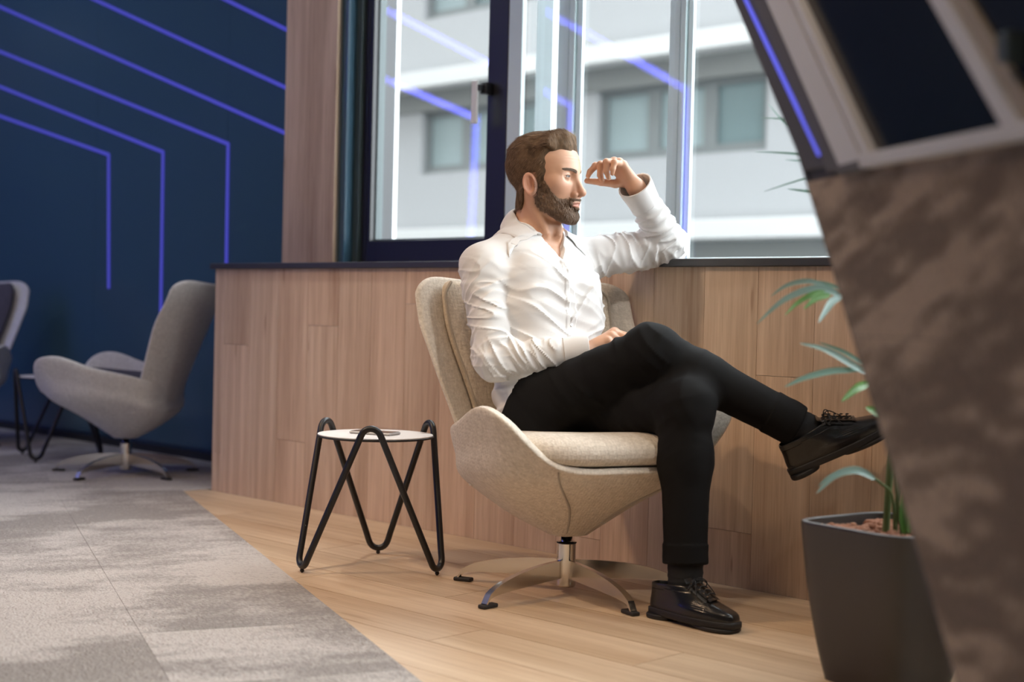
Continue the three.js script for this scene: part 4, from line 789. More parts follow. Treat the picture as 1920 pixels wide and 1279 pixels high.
// short hairs scattered over a surface: flow gives the head-local comb direction
function strands(g, n, len, w, lift, seed, flow, color, ok) {
  const r = mul32(seed), P = g.attributes.position, N = g.attributes.normal, pos = [], nor = [], col = [];
  for (let i = 0; i < n; i++) {
    const k = Math.floor(r() * P.count), p = [P.getX(k), P.getY(k), P.getZ(k)], nn = [N.getX(k), N.getY(k), N.getZ(k)], h = headLocal(...p); if (ok && !ok(h)) continue;
    const f = flow(h); let d = add3(add3(mul(hx, f[0] + (r() - 0.5) * 0.5), mul(hy, f[1] + (r() - 0.5) * 0.3)), mul(hz, f[2] + (r() - 0.5) * 0.5)); d = nrm(sub(d, mul(nn, dot(d, nn)))); d = nrm(add3(d, mul(nn, lift * (0.5 + r()))));
    const L = len * (0.5 + r()), s = nrm(crs(d, nn)), c = color(r), base = sub(p, mul(nn, 0.0006)), bend = mul(nn, -L * lift * 0.45);
    const at = (t) => add3(base, add3(mul(d, L * t), mul(bend, t * t))), rows = [0, 0.5, 1].map((t) => { const q = at(t), ww = w * (1 - t * 0.85); return [add3(q, mul(s, ww)), sub(q, mul(s, ww))]; });
    for (let j = 0; j < 2; j++) { const [A, B] = rows[j], [C, D] = rows[j + 1]; for (const q of dot(crs(sub(B, A), sub(C, A)), nn) > 0 ? [A, B, C, B, D, C] : [A, C, B, B, C, D]) { pos.push(...q); nor.push(...nn); col.push(...c); } }
  }
  const o = new THREE.BufferGeometry(); o.setAttribute('position', new THREE.Float32BufferAttribute(pos, 3)); o.setAttribute('normal', new THREE.Float32BufferAttribute(nor, 3)); o.setAttribute('color', new THREE.Float32BufferAttribute(col, 3)); return plainUV(o);
}
const headBox = (r) => [HO.map((v, i) => v - r[i]), HO.map((v, i) => v + r[i])];
const skinMat = phys({ vertexColors: true, roughness: 0.46, sheen: 0.15, sheenColor: new THREE.Color().setRGB(1, 0.6, 0.45), sheenRoughness: 0.5 });
const person = (() => {
  const [lo, hi] = headBox([0.17, 0.19, 0.17]);
  const head = meshField(skinHeadD, lo, hi, 0.0023, (x, y, z) => y > 0.99);
  const box = (H, w) => { const P = [H.wrist, ...H.f.flat(), ...H.t]; return [[0, 1, 2].map((i) => Math.min(...P.map((p) => p[i])) - w), [0, 1, 2].map((i) => Math.max(...P.map((p) => p[i])) + w)]; };
  const [l0, l1] = box(HAND_L, 0.03), [r0, r1] = box(HAND_R, 0.03);
  const hl = meshField(wristL, l0, l1, 0.0021), hr = meshField(wristR, r0, r1, 0.0025);
  const body = meshField(bodyD, [-0.36, 0.42, -0.30], [0.38, 1.10, 0.30], 0.011, (x, y, z) => skinHeadD(x, y, z) > -0.002 && wristL(x, y, z) > -0.004 && wristR(x, y, z) > -0.004);
  const g = skinPaint(mergeGeometries([head, hl, hr, body].map((q) => q.toNonIndexed())));
  const m = shade(new THREE.Mesh(g, skinMat)); m.name = 'person'; m.position.set(POLE[0], 0, POLE[1]); m.rotation.y = VIEW; scene.add(m);
  return tag(m, 'bearded man in white shirt and black trousers sitting cross-legged, gazing past the window', 'person');
})();
{ // beard: a shell grown out of the jaw, thin at its edges
  const [lo, hi] = headBox([0.15, 0.18, 0.16]);
  const th = (x, y, z, p) => { const m = beardMask(...p); const chin = Math.exp(-((p[1] + 0.112) ** 2 + (p[2] - 0.085) ** 2) / 0.0014); const fl = n3(p[0] * 260, p[1] * 120, p[2] * 260) * 0.0012 + n3(p[0] * 500, p[1] * 260, p[2] * 500) * 0.0008 + n3(p[0] * 90, p[1] * 70, p[2] * 90) * 0.0012; return -0.0025 + m * (0.0040 + 0.0052 * chin) + fl * (0.4 + m); };
  const f = (x, y, z) => { const p = headLocal(x, y, z); if (p[1] > 0.03 || p[2] < -0.03) return 0.03; return smin(headD(p[0], p[1], p[2], false) * HS, neckD(x, y, z), 0.012) - th(x, y, z, p); };
  const g = meshField(f, lo, [hi[0], HO[1] + 0.02, hi[2]], 0.0018, (x, y, z) => { const p = headLocal(x, y, z); return th(x, y, z, p) > -0.0006 && p[1] < 0.02 && p[2] > -0.02; });
  paint(g, (x, y, z) => { const p = headLocal(x, y, z), t = clamp(0.5 + n3(p[0] * 300, p[1] * 120, p[2] * 300) * 0.7 + n3(p[0] * 60, p[1] * 60, p[2] * 60) * 0.35, 0, 1); const c = mix3([0.085, 0.051, 0.031], [0.22, 0.132, 0.078], t * (0.45 + 0.55 * sstep(0.09, 0.02, p[2]))); return mix3([0.34, 0.19, 0.12], c, sstep(0.15, 0.75, beardMask(...p))); });
  const beard = part('beard', plainUV(g), std({ vertexColors: true, roughness: 0.75 }), person);
  part('beard_hairs', strands(g, 14000, 0.0060, 0.00028, 0.20, 41, (p) => [Math.sign(p[0]) * 0.1, -0.9, 0.45], (r) => mix3([0.08, 0.048, 0.029], [0.24, 0.145, 0.085], r())), std({ vertexColors: true, roughness: 0.6 }), beard).userData.kind = 'stuff';
}
{ // hair: short at the sides, long swept top with a raised front
  const [lo, hi] = headBox([0.18, 0.05, 0.18]);
  const th = (p) => {
    const [a, b, c] = p, X = Math.abs(a), wob = n3(a * 55, b * 55, c * 55) * 0.004;
    // front hairline and the recess at the temples; sideburn; nape; round the ear
    const front = lerp(0.085, 0.060, sstep(0.018, 0.055, X)) - 0.0;                        // furthest forward z of the line
    let m = sstep(front + 0.008, front - 0.016, c - (b - 0.07) * 0.20 + wob);
    const side = sstep(0.044, 0.056, X);
    m *= 1 - side * sstep(0.022, 0.046, c + wob * 1.5) * sstep(0.080, 0.058, b);
    const low = c > -0.010 ? lerp(0.012, -0.022, sstep(0.008, 0.020, c) * sstep(0.042, 0.028, c)) : lerp(0.012, -0.090, sstep(-0.012, -0.044, c)); // lower edge
    m *= sstep(low - 0.008, low + 0.006, b + wob);
    const top = sstep(0.052, 0.078, b) , quiff = sstep(-0.01, 0.075, c) * sstep(0.055, 0.085, b);
    const strand = ridge(n3(a * 95 + b * 20, b * 26, c * 22 + 3)) * 0.0022 + ridge(n3(a * 190, b * 50, c * 45)) * 0.0013;
    return -0.004 + m * (0.0095 + top * 0.006 + quiff * 0.020) + (strand - 0.002) * (0.25 + m * (0.35 + top)) ;
  };
  const f = (x, y, z) => { const p = headLocal(x, y, z); if (p[1] < -0.115) return 0.05; return smin(headD(p[0], p[1], p[2], false, true) * HS, p[2] < 0 ? neckD(x, y, z) : 9, 0.012) - th(p) * HS * 0.8; };
  const g = meshField(f, [lo[0], HO[1] - 0.13, lo[2]], [hi[0], HO[1] + 0.19, hi[2]], 0.0022, (x, y, z) => th(headLocal(x, y, z)) > -0.0008);
  const tint = (p, t) => mix3([0.050, 0.030, 0.017], mix3([0.17, 0.105, 0.060], [0.225, 0.138, 0.076], sstep(0.06, 0.12, p[1])), clamp(t, 0, 1));
  paint(g, (x, y, z) => { const p = headLocal(x, y, z); return tint(p, 0.42 + n3(p[0] * 150, p[1] * 40, p[2] * 40) * 0.45 + n3(p[0] * 320, p[1] * 70, p[2] * 70) * 0.35); });
  const hair = part('hair', plainUV(g), phys({ vertexColors: true, roughness: 0.8, specularIntensity: 0.3 }), person);
  part('hair_strands', strands(g, 24000, 0.017, 0.00028, 0.045, 43, (p) => (p[2] > 0.045 && p[1] > 0.07 ? [p[0] * 2, 0.7, -0.45] : p[1] > 0.075 ? [p[0] * 4, 0.0, -1] : [0, -0.75, -0.65]), (q) => mix3([0.095, 0.058, 0.034], [0.29, 0.185, 0.11], q())), phys({ vertexColors: true, roughness: 0.6, specularIntensity: 0.5 }), hair).userData.kind = 'stuff';
  // separate locks give the swept top and the quiff their strands
  const r = mul32(7), locks = [];
  for (let i = 0; i < 2200; i++) {
    const a = (r() - 0.5) * 0.112, c = -0.065 + r() * 0.135, q = sstep(-0.01, 0.07, c); let y = 0.17;
    for (let k = 0; k < 40; k++) { const v = (headD(a, y, c, false, true) - th([a, y, c]) * 0.8); if (v < 0) break; y -= Math.max(v * 0.7, 0.0006); }
    if (y < 0.075) continue;
    const L = lerp(0.014, 0.016, q) * (0.5 + r() * 0.8), root = [a, y - 0.003, c];
    const dir = nrm([(r() - 0.5) * 0.25 + a * 1.5, lerp(0.03, 0.30, q) + (r() - 0.5) * 0.10, lerp(-1, -0.15, q) + (r() - 0.5) * 0.2]), bend = [0, lerp(-0.30, -0.25, q), lerp(-0.25, -0.95, q)];
    const pts = [0, 0.33, 0.66, 1].map((t) => headPt(root[0] + dir[0] * L * t + bend[0] * L * t * t * 0.6, root[1] + dir[1] * L * t + bend[1] * L * t * t * 0.6, root[2] + dir[2] * L * t + bend[2] * L * t * t * 0.6));
    const cv = new THREE.CatmullRomCurve3(pts.map((p) => V(...p))), w = 0.00035 + r() * 0.00025, col = tint([0, 0.11, 0], 0.45 + r() * 0.55);
    const t = surf((u, v) => { const p = cv.getPoint(v), k = w * Math.pow(1 - v, 0.55) + 0.0001, an = u * Math.PI * 2; return [p.x + Math.cos(an) * k, p.y + Math.sin(an) * k * 0.6, p.z + Math.sin(an + 1.2) * k]; }, 3, 4, true);
    locks.push(paint(t, () => col));
  }
  const lk = mergeGeometries(locks); part('hair_strands', lk, std({ vertexColors: true, roughness: 0.5 }), hair).userData.kind = 'stuff';
  // eyebrows
  for (const s of [-1, 1]) {
    const gs = []; for (let i = 0; i < 220; i++) {
      const t = r(), x = lerp(0.011, 0.049, t), y = 0.0130 + 0.0040 * Math.sin(t * 2.4) + (r() - 0.5) * 0.0075 * (1 - t * 0.6), P = (k) => { let z = 0.11; const yy = y + k * 0.0028, xx = x + k * 0.006; for (let q = 0; q < 14; q++) z -= headD(xx, yy, z, false) * 0.8; return headPt(xx * s, yy, z + 0.0007 + 0.001 * k * (1 - k)); };
      gs.push(tube([P(0), P(0.5), P(1)], 0.0006, false, 3, 4));
    }
    part('eyebrow', merged(gs), std({ color: new THREE.Color().setRGB(0.12, 0.074, 0.045), roughness: 0.7 }), person);
    const eye = part('eye', new THREE.SphereGeometry(0.0149, 28, 20), std({ color: new THREE.Color().setRGB(0.17, 0.145, 0.125), roughness: 0.45 }), person);
    eye.position.set(...headPt(0.0312 * s, -0.0005, 0.0760));
    const gaze = nrm(add3(hz, add3(mul(hx, 0.30), mul(hy, 0.05))));
    const iris = part('iris', new THREE.SphereGeometry(0.0080, 20, 12, 0, Math.PI * 2, 0, Math.PI / 2).scale(1, 0.32, 1), std({ color: new THREE.Color().setRGB(0.022, 0.014, 0.010), roughness: 0.5 }), eye);
    iris.quaternion.setFromUnitVectors(V(0, 1, 0), V(...gaze)); iris.position.set(...mul(gaze, 0.0130));
  }
}
// ---- shirt
const foldNoise = (x, y, z, ax, f1, f2) => { // wrinkles running across direction ax
  const t = x * ax[0] + y * ax[1] + z * ax[2]; return n3(x * f2 + t * f1 * ax[0], y * f2 + t * f1 * ax[1], z * f2 + t * f1 * ax[2]);
};
const armAt = (x, y, z, a, b) => { const u = sub(b, a), t = dot(sub([x, y, z], a), u) / dot(u, u); return t; };
const dUR = nrm(sub(J.elR, J.shR)), dFR = nrm(sub(J.wrR, J.elR)), dUL = nrm(sub(J.elL, J.shL)), dFL = nrm(sub(J.wrL, J.elL));
const RIDGES = [ // hand-laid folds: from, to, radius
];
function sleeveD(x, y, z, S, E, W, dU, dF) {
  let u = cap(x, y, z, S, E, 0.062, 0.052), w = cap(x, y, z, E, W, 0.053, 0.0385);
  const tu = armAt(x, y, z, S, E), tf = armAt(x, y, z, E, W), near = Math.exp(-Math.pow(Math.hypot(x - E[0], y - E[1], z - E[2]) / 0.10, 2));
  const diagU = nrm(add3(dU, mul(cA, 0.7))), diagF = nrm(add3(dF, [0.1, 0.55, 0.2]));
  const r1 = fold(foldNoise(x, y, z, diagU, 26, 8)), r2 = fold(foldNoise(x, y, z, diagF, 30, 8));
  const k1 = crease(foldNoise(x + 5, y, z, nrm(add3(dU, mul(cA, -0.5))), 22, 6)), k2 = crease(foldNoise(x + 7, y, z, nrm(add3(dF, [-0.2, 0.5, 0.3])), 24, 6));
  u -= k1 * 0.0055 * sstep(-0.2, 0.2, tu); w -= k2 * 0.005 * sstep(0.86, 0.62, tf);
  u -= r1 * (0.009 + 0.009 * near) * sstep(-0.25, 0.2, tu);
  w -= r2 * (0.007 + 0.010 * near) * sstep(0.86, 0.62, tf);
  { const F = sub(W, E), L = len3(F), tt = dot(sub([x, y, z], E), F) / L; w = smax(w, tt - (L - 0.024), 0.008); }
  return smin(u, w, 0.022);
}
const CUFF = 0.80;
function cuffD(x, y, z, E, W, d) { // flared cuff band near the wrist, closed inside the sleeve
  const u = sub(W, E), L = len3(u), t = dot(sub([x, y, z], E), u) / L, q = sub([x, y, z], add3(E, mul(u, t / L))), rr = len3(q);
  const R = 0.0442 + 0.014 * sstep(L - 0.06, L + 0.01, t) * 0.4;
  const sh = Math.abs(rr - R) - 0.0026; return Math.max(sh, (L - 0.058) - t, t - (L + 0.012));
}
function shirtBase(x, y, z) {
  const [a, b, c] = torsoLocal(x, y, z);
  let d = torsoD(a, b, c, 0.004 - 0.010 * sstep(0.47, 0.56, b));
  // wrinkles: sag folds across the belly, pulls from the armpits to the buttons
  const belly = sstep(0.24, 0.05, b), hor = nrm(add3(bA, mul(aA, 0.25)));
  const w1 = fold(foldNoise(x, y, z, hor, 17, 5)), pull = nrm(add3(mul(aA, a > 0 ? -0.55 : 0.55), bA)), w2 = fold(foldNoise(x + 3, y, z, pull, 13, 4));
  d -= crease(foldNoise(x + 9, y, z, nrm(add3(mul(aA, a > 0 ? -0.8 : 0.8), bA)), 11, 4)) * 0.0065 * sstep(0.48, 0.40, b) * sstep(-0.05, 0.05, c);
  d -= w1 * (0.005 + 0.012 * belly) + w2 * 0.011 * sstep(0.0, 0.15, b) * sstep(0.5, 0.4, b);
  d -= 0.012 * Math.exp(-((b - 0.33) ** 2) / 0.012) * sstep(0.02, 0.09, Math.abs(a)) * sstep(0.0, 0.08, c) * sstep(0.17, 0.10, Math.abs(a)); // chest
  d = smin(d, cap(x, y, z, J.shR, torsoPt(-0.055, TL - 0.035, -0.012), 0.058, 0.050), 0.05);
  d = smin(d, cap(x, y, z, J.shL, torsoPt(0.055, TL - 0.035, -0.012), 0.058, 0.050), 0.05);
  d = smin(d, sleeveD(x, y, z, J.shR, J.elR, J.wrR, dUR, dFR), lerp(0.006, 0.035, sstep(0.28, 0.42, b)));
  d = smin(d, sleeveD(x, y, z, J.shL, J.elL, J.wrL, dUL, dFL), 0.022);
  return d;
}
const placketA = (b) => 0.004 + 0.0 * b;
function shirtD(x, y, z) {
  const [a, b, c] = torsoLocal(x, y, z);
  let d = shirtBase(x, y, z);
  // button stand
  if (c > 0 && b < TL - 0.075) d -= 0.0022 * sstep(0.019, 0.016, Math.abs(a - placketA(b))) ;
  // open neck: a V that ends at the first closed button, and the neck hole
  const V0 = TL - 0.128, vv = Math.abs(a - 0.004) - clamp((b - V0) * 0.50, -0.05, 0.052);
  if (c > -0.02) d = smax(d, -Math.max(vv, 0.01 - c, V0 - b), 0.004);
  const nk = sub([x, y, z], add3(J.neck, mul(bA, 0.03))), nt = dot(nk, bA); d = smax(d, -Math.max(len3(sub(nk, mul(bA, nt))) - 0.066, -nt - 0.03), 0.004);
  { const nk2 = sub([x, y, z], J.neck), nt2 = dot(nk2, bA); if (len3(sub(nk2, mul(bA, nt2))) < 0.12) d = Math.max(d, b - (TL + 0.022)); }
  return d;
}
const shirtMat = phys({ color: new THREE.Color().setRGB(0.74, 0.725, 0.71), roughness: 0.78, sheen: 0.15, sheenRoughness: 0.4, sheenColor: new THREE.Color(0xffffff) });
const shirt = part('shirt', plainUV(meshField(shirtD, [-0.36, 0.42, -0.31], [0.40, 1.20, 0.32], 0.0046)), shirtMat, person);
for (const [E, W, d] of [[J.elR, J.wrR, dFR], [J.elL, J.wrL, dFL]]) {
  const lo = W.map((v) => v - 0.12), hi = W.map((v) => v + 0.10);
  part('cuff', plainUV(meshField((x, y, z) => cuffD(x, y, z, E, W, d), lo, hi, 0.0020)), shirtMat, shirt);
}
{ // collar: stand and two falling leaves laid over the shirt
  const c0 = add3(J.neck, mul(bA, 0.006)), nAx = nrm(sub(headPt(0, -0.05, -0.01), c0)), f0 = nrm(sub(cA, mul(nAx, dot(cA, nAx)))), s0 = crs(nAx, f0).map((v) => v);
  const ringPt = (th, r, h) => add3(c0, add3(mul(f0, Math.cos(th) * r), add3(mul(s0, -Math.sin(th) * r), mul(nAx, h))));
  const OPEN = deg(36);
  const grad = (p) => { const e = 0.004; return nrm([shirtBase(p[0] + e, p[1], p[2]) - shirtBase(p[0] - e, p[1], p[2]), shirtBase(p[0], p[1] + e, p[2]) - shirtBase(p[0], p[1] - e, p[2]), shirtBase(p[0], p[1], p[2] + e) - shirtBase(p[0], p[1], p[2] - e)]); };
  const leaf = (side) => surf((u, v) => {
    const tF = lerp(OPEN, Math.PI, u), hF = lerp(-0.026, 0.043, sstep(OPEN, deg(112), tF)), F = ringPt(side * tF, 0.075, hF);
    if (v < 0.25) return ringPt(side * tF, 0.0725, hF - 0.034 * (1 - v / 0.25));
    const q = (v - 0.25) / 0.75, G3 = catmull([[57, -0.080, 0.130], [79, -0.064, 0.130], [105, -0.036, 0.119], [140, -0.018, 0.105], [180, -0.012, 0.098]], u, false), G = ringPt(side * deg(G3[0]), G3[2], G3[1]);
    let p = mix3(F, G, q); const outw = ringPt(side * tF, 1, 0), od = nrm(sub(outw, c0)); p = add3(p, mul(od, 0.009 * Math.sin(Math.PI * Math.pow(q, 0.6))));
    for (let k = 0; k < 5; k++) { const near = sstep(0.25, 0.0, u), want = lerp(0.006, 0.0014, Math.max(q, near * sstep(0.1, 0.5, q))), d = shirtBase(...p) - want; if (d < 0) p = sub(p, mul(grad(p), d)); else if (q > 0.7 || near > 0) p = sub(p, mul(grad(p), d * Math.max((q - 0.7) / 0.3, near * sstep(0.15, 0.6, q), 0))); }
    return p;
  }, 40, 32);
  const thick = (g, nu, nv, T) => {
    const p = g.attributes.position, n = g.attributes.normal, c = nu + 1, P = [], N = [], I = [], id = g.index.array, K = p.count;
    for (const s of [1, -1]) for (let i = 0; i < K; i++) { P.push(p.getX(i) + s * n.getX(i) * T / 2, p.getY(i) + s * n.getY(i) * T / 2, p.getZ(i) + s * n.getZ(i) * T / 2); N.push(s * n.getX(i), s * n.getY(i), s * n.getZ(i)); }
    for (let i = 0; i < id.length; i += 3) I.push(id[i], id[i + 1], id[i + 2], K + id[i], K + id[i + 2], K + id[i + 1]);
    const rim = []; for (let i = 0; i < nu; i++) rim.push(i); for (let j = 0; j < nv; j++) rim.push(j * c + nu); for (let i = nu; i > 0; i--) rim.push(nv * c + i); for (let j = nv; j > 0; j--) rim.push(j * c);
    const rp = []; for (let i = 0; i < rim.length; i++) { const q = rim[i], r = rim[(i + 1) % rim.length]; for (const w of [q, K + r, r, q, K + q, K + r]) rp.push(P[w * 3], P[w * 3 + 1], P[w * 3 + 2]); }
    const e = new THREE.BufferGeometry(); e.setAttribute('position', new THREE.Float32BufferAttribute(rp, 3)); e.computeVertexNormals();
    const o = new THREE.BufferGeometry(); o.setAttribute('position', new THREE.Float32BufferAttribute(P, 3)); o.setAttribute('normal', new THREE.Float32BufferAttribute(N, 3)); o.setIndex(I); return merged([o, e]);
  };
  for (const s of [-1, 1]) part('collar', thick(leaf(s), 40, 32, 0.0022), shirtMat, shirt);
  // buttons down the front and on the cuffs
  const bm = std({ color: new THREE.Color().setRGB(0.75, 0.73, 0.70), roughness: 0.3 });
  for (let i = 0; i < 4; i++) {
    const b = TL - 0.150 - i * 0.085; let c = 0.2; for (let k = 0; k < 30; k++) c -= shirtD(...torsoPt(0.004, b, c)) * 0.7;
    const m = part('button', new THREE.CylinderGeometry(0.0052, 0.0052, 0.002, 16), bm, shirt); m.position.set(...torsoPt(0.004, b, c + 0.0006)); m.quaternion.setFromUnitVectors(V(0, 1, 0), V(...cA));
  }
  const n = nrm([0.55, 0.15, 0.8]), cb = part('button', new THREE.CylinderGeometry(0.005, 0.005, 0.002, 16), bm, shirt); const base = lerp3(J.elL, J.wrL, 0.90), nn = nrm(sub(n, mul(dFL, dot(n, dFL)))); cb.position.set(...add3(base, mul(nn, 0.0438))); cb.quaternion.setFromUnitVectors(V(0, 1, 0), V(...nn));
}
function lerp3(a, b, t) { return mix3(a, b, t); }
// ---- trousers
function legD(x, y, z, H, K, A, r, opt) {
  let t = cap(x, y, z, H, K, r[0], r[1]), s = cap(x, y, z, K, A, r[1] * 0.97, r[2]);
  const calf = mix3(K, A, 0.32); s = smin(s, sph(x, y, z, add3(calf, opt.calf), r[1] * 0.86), 0.05);
  const dk = Math.hypot(x - K[0], y - K[1], z - K[2]), near = Math.exp(-Math.pow(dk / 0.11, 2)), dT = nrm(sub(K, H)), dS = nrm(sub(A, K)), ta = armAt(x, y, z, K, A);
  t -= fold(foldNoise(x, y, z, nrm(add3(dT, [0.2, 0.5, 0])), 17, 5)) * (0.005 + 0.007 * near);
  s -= fold(foldNoise(x + 1, y, z, nrm(add3(dS, [0.1, 0.3, 0.3])), 19, 5)) * (0.0012 + 0.006 * near + 0.005 * sstep(0.80, 1, ta));
  return smin(t, s, 0.03);
}
const hemR = mix3(J.knR, J.anR, 0.80), hemL = mix3(J.knL, J.anL, 0.93);
function cutEnd(d, x, y, z, K, A, at) { const u = sub(A, K), L = len3(u), t = dot(sub([x, y, z], K), u) / L, q = len3(sub([x, y, z], add3(K, mul(u, t / L)))); return t > L * 0.6 && q < 0.13 ? smax(d, t - L * at, 0.006) : d; }
function hemBand(d, x, y, z, K, A, a0, a1) { const t = armAt(x, y, z, K, A), q = len3(sub([x, y, z], mix3(K, A, t))); return q < 0.12 ? d - 0.0035 * sstep(a0 - 0.006, a0 + 0.006, t) * sstep(a1 + 0.02, a1, t) : d; }
function trousersD(x, y, z) {
  const [a, b, c] = torsoLocal(x, y, z);
  let d = torsoD(a, b + 0.0, c, 0.012); d = Math.max(d, b - 0.085, (0.45 * b - 0.85 * c) / 0.962 + 0.028);
  let R = legD(x, y, z, J.hipR, J.knR, J.anR, [0.092, 0.069, 0.052], { calf: [0.0, -0.010, 0] });
  R = hemBand(R, x, y, z, J.knR, J.anR, 0.79, 0.97); R = cutEnd(R, x, y, z, J.knR, J.anR, 0.98);
  let L = legD(x, y, z, J.hipL, J.knL, J.anL, [0.092, 0.072, 0.053], { calf: [0.0, 0, -0.012] });
  L = hemBand(L, x, y, z, J.knL, J.anL, 0.80, 0.915); L = cutEnd(L, x, y, z, J.knL, J.anL, 0.915);
  d = smin(d, R, 0.04); d = smin(d, L, 0.03); return Math.max(d, (0.45 * b - 0.85 * c) / 0.962 + 0.028);
}
const cloth = phys({ color: new THREE.Color().setRGB(0.0062, 0.0060, 0.0062), roughness: 0.85, specularIntensity: 0.35, sheen: 0.06, sheenRoughness: 0.4, sheenColor: new THREE.Color().setRGB(0.35, 0.36, 0.38) });
part('trousers', plainUV(meshField(trousersD, [-0.33, 0.05, -0.18], [0.72, 0.86, 0.60], 0.0058)), cloth, person);
// socks between hem and shoe
for (const [K, A, a0] of [[J.knR, J.anR, 0.72], [J.knL, J.anL, 0.80]]) part('sock', plainUV(meshField((x, y, z) => cap(x, y, z, mix3(K, A, a0), mix3(K, A, 1.04), 0.046, 0.045) - (ridge(foldNoise(x, y, z, nrm(sub(A, K)), 40, 8)) - 0.7) * 0.005, A.map((v) => v - 0.16), A.map((v) => v + 0.12), 0.005)), std({ color: new THREE.Color().setRGB(0.010, 0.010, 0.011), roughness: 0.95 }), person);
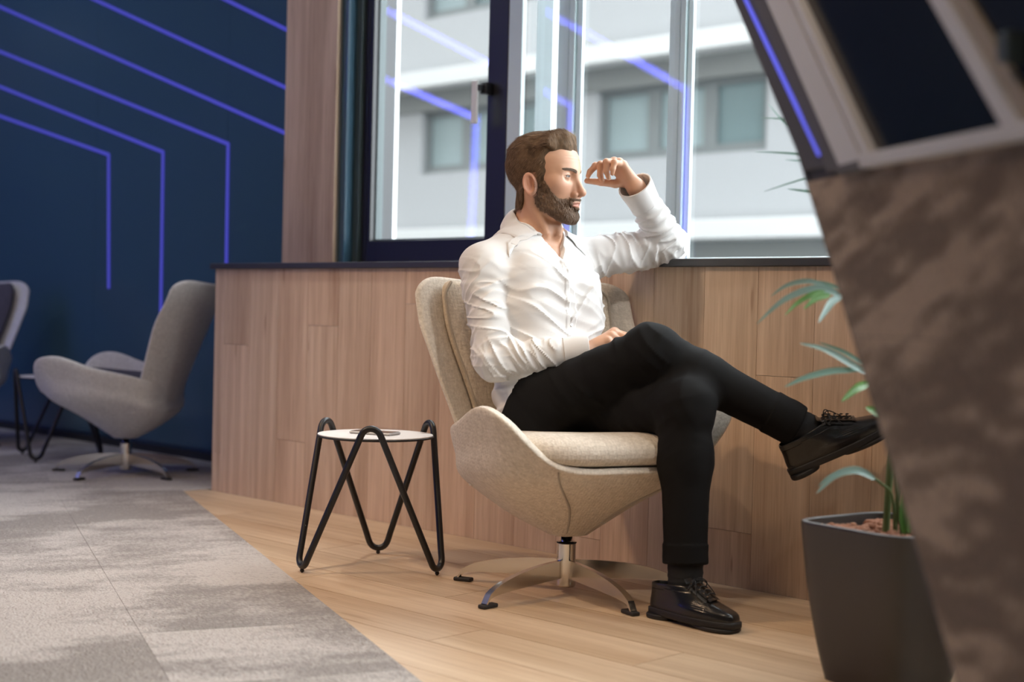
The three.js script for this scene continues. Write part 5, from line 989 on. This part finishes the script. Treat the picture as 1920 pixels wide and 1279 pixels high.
// ---- shoes: built once (heel at -z, toe at +z, sole on y = 0), worn twice
{
  const leather = phys({ color: new THREE.Color().setRGB(0.010, 0.009, 0.009), roughness: 0.30, specularIntensity: 0.5, clearcoat: 0.55, clearcoatRoughness: 0.10 }), soleM = std({ color: new THREE.Color().setRGB(0.011, 0.010, 0.010), roughness: 0.55 }), laceM = std({ color: new THREE.Color().setRGB(0.012, 0.012, 0.013), roughness: 0.85 });
  const out = (th, zb, zf, wb, wf) => { // foot outline: narrower heel, broad ball, round toe
    const s = Math.sin(th), c = Math.cos(th), z = lerp(zb, zf, (1 - c) / 2), t = (z - zb) / (zf - zb), w = lerp(wb, wf, sstep(0.15, 0.68, t)) * Math.pow(Math.abs(s), 0.62) * Math.sign(s);
    return [w + 0.006 * sstep(0.3, 1, t) * (1 - t), z];
  };
  const shoe = new THREE.Group(); shoe.name = 'shoe';
  // upper: stacked outlines from the welt to the collar, the vamp falling to the toe
  const lv = [[0.026, -0.140, 0.150, 0.033, 0.0475], [0.036, -0.141, 0.150, 0.034, 0.0475], [0.048, -0.140, 0.143, 0.0335, 0.046], [0.058, -0.138, 0.118, 0.033, 0.042], [0.070, -0.136, 0.080, 0.0325, 0.0385], [0.084, -0.135, 0.052, 0.032, 0.036], [0.097, -0.135, 0.028, 0.0315, 0.034], [0.106, -0.134, 0.010, 0.031, 0.0325], [0.107, -0.130, 0.006, 0.027, 0.029], [0.098, -0.126, 0.002, 0.024, 0.026]];
  const upper = surf((u, v) => { const q = catmull(lv, v, false), th = u * 2 * Math.PI, [x, z] = out(th, q[1], q[2], q[3], q[4]); const t = (z + 0.14) / 0.29; let y = q[0]; y += (y > 0.09 ? 0.012 * sstep(0.06, -0.135, z) * -0.8 : 0); const cre = (0.0022 * Math.sin(z * 520) * Math.exp(-(((z - 0.062) / 0.022) ** 2)) * sstep(0.04, 0.06, y)); return [x * 1.0, y + cre, z]; }, 72, 60, true);
  const up = part('upper', plainUV(upper), leather, shoe);
  const band = (y0, y1, zb, zf, wb, wf, r) => { const prof = [[0, y0], [1 - r, y0], [1, y0 + 0.003], [1, y1 - 0.003], [1 - r, y1], [0, y1]]; return surf((u, v) => { const [k, y] = catmullLin(prof, v), [x, z] = out(u * 2 * Math.PI, zb, zf, wb, wf), cz = (zb + zf) / 2; return [x * k, y, cz + (z - cz) * k]; }, 64, 10, true); };
  function catmullLin(p, t) { const m = p.length - 1, x = clamp(t, 0, 1) * m, i = Math.min(m - 1, Math.floor(x)); return mix3([...p[i], 0], [...p[i + 1], 0], x - i); }
  part('sole', plainUV(band(0.010, 0.029, -0.146, 0.156, 0.0375, 0.0525, 0.04)), soleM, shoe);
  part('tread', plainUV(band(0.0, 0.011, 0.005, 0.150, 0.044, 0.051, 0.05)), soleM, shoe);
  part('heel', plainUV(band(-0.002, 0.012, -0.146, -0.062, 0.0385, 0.0385, 0.05)), soleM, shoe);
  // facings, eyelet rows and laces up the throat
  const ty = (z) => { const L = lv.slice(2, 8), t = L.findIndex((q) => q[2] < z), i = Math.max(1, t < 0 ? L.length - 1 : t), a = L[i - 1], b = L[i]; return lerp(a[0], b[0], clamp((a[2] - z) / (a[2] - b[2]), 0, 1)); };
  part('tongue', plainUV(surf((u, v) => { const z = lerp(0.078, -0.012, v), x = (u - 0.5) * 0.046; return [x, ty(z) + 0.006 - x * x * 5 + (v > 0.9 ? (v - 0.9) * 0.12 : 0), z]; }, 10, 24)), leather, shoe);
  for (const s of [-1, 1]) part('facing', plainUV(surf((u, v) => { const z = lerp(0.072, 0.0, v), x = s * lerp(0.008, 0.029, u); return [x, ty(z) + 0.0085 - x * x * 9 - u * 0.005, z - u * 0.006]; }, 8, 24)), leather, shoe);
  for (let i = 0; i < 5; i++) { const z = 0.062 - i * 0.014, y = ty(z) + 0.0115; part('lace', tube([[-0.018, y - 0.004, z + 0.004], [-0.008, y + 0.002, z], [0.008, y + 0.002, z], [0.018, y - 0.004, z + 0.004]], 0.0017, false, 16, 6), laceM, shoe); for (const s of [-1, 1]) part('eyelet', new THREE.TorusGeometry(0.0024, 0.0008, 6, 14).rotateX(Math.PI / 2).translate(s * 0.0185, y - 0.004, z + 0.004), std({ color: new THREE.Color().setRGB(0.30, 0.22, 0.14), metalness: 0.8, roughness: 0.3 }), shoe); }
  const yb = ty(0.004) + 0.014;
  for (const s of [-1, 1]) {
    part('lace_bow', tube([[0, yb, 0.008], [s * 0.014, yb + 0.006, 0.016], [s * 0.034, yb - 0.006, 0.022], [s * 0.038, yb - 0.022, 0.014], [s * 0.024, yb - 0.012, 0.008], [0, yb + 0.001, 0.008]], 0.0016, false, 40, 6), laceM, shoe);
    part('lace_end', tube([[0, yb, 0.008], [s * 0.020, yb - 0.002, 0.024], [s * 0.036, yb - 0.026, 0.040], [s * 0.040, yb - 0.036, 0.046]], 0.0015, false, 24, 6), laceM, shoe);
  }
  const wear = (o, toe, upv, at, k) => { const z = V(...nrm(toe)), y = V(...upv).addScaledVector(z, -V(...upv).dot(z)).normalize(), x = y.clone().cross(z); o.quaternion.setFromRotationMatrix(new THREE.Matrix4().makeBasis(x, y, z)); o.position.set(...at); o.scale.setScalar(k); person.add(o); return o; };
  wear(shoe, SHOE_L.toe, SHOE_L.up, SHOE_L.at, 0.93);
  wear(shoe.clone(), SHOE_R.toe, SHOE_R.up, SHOE_R.at, 0.99);
}

scene.traverse((o) => { if (o.isMesh) o.castShadow = o.receiveShadow = true; });
renderer.render(scene, camera);
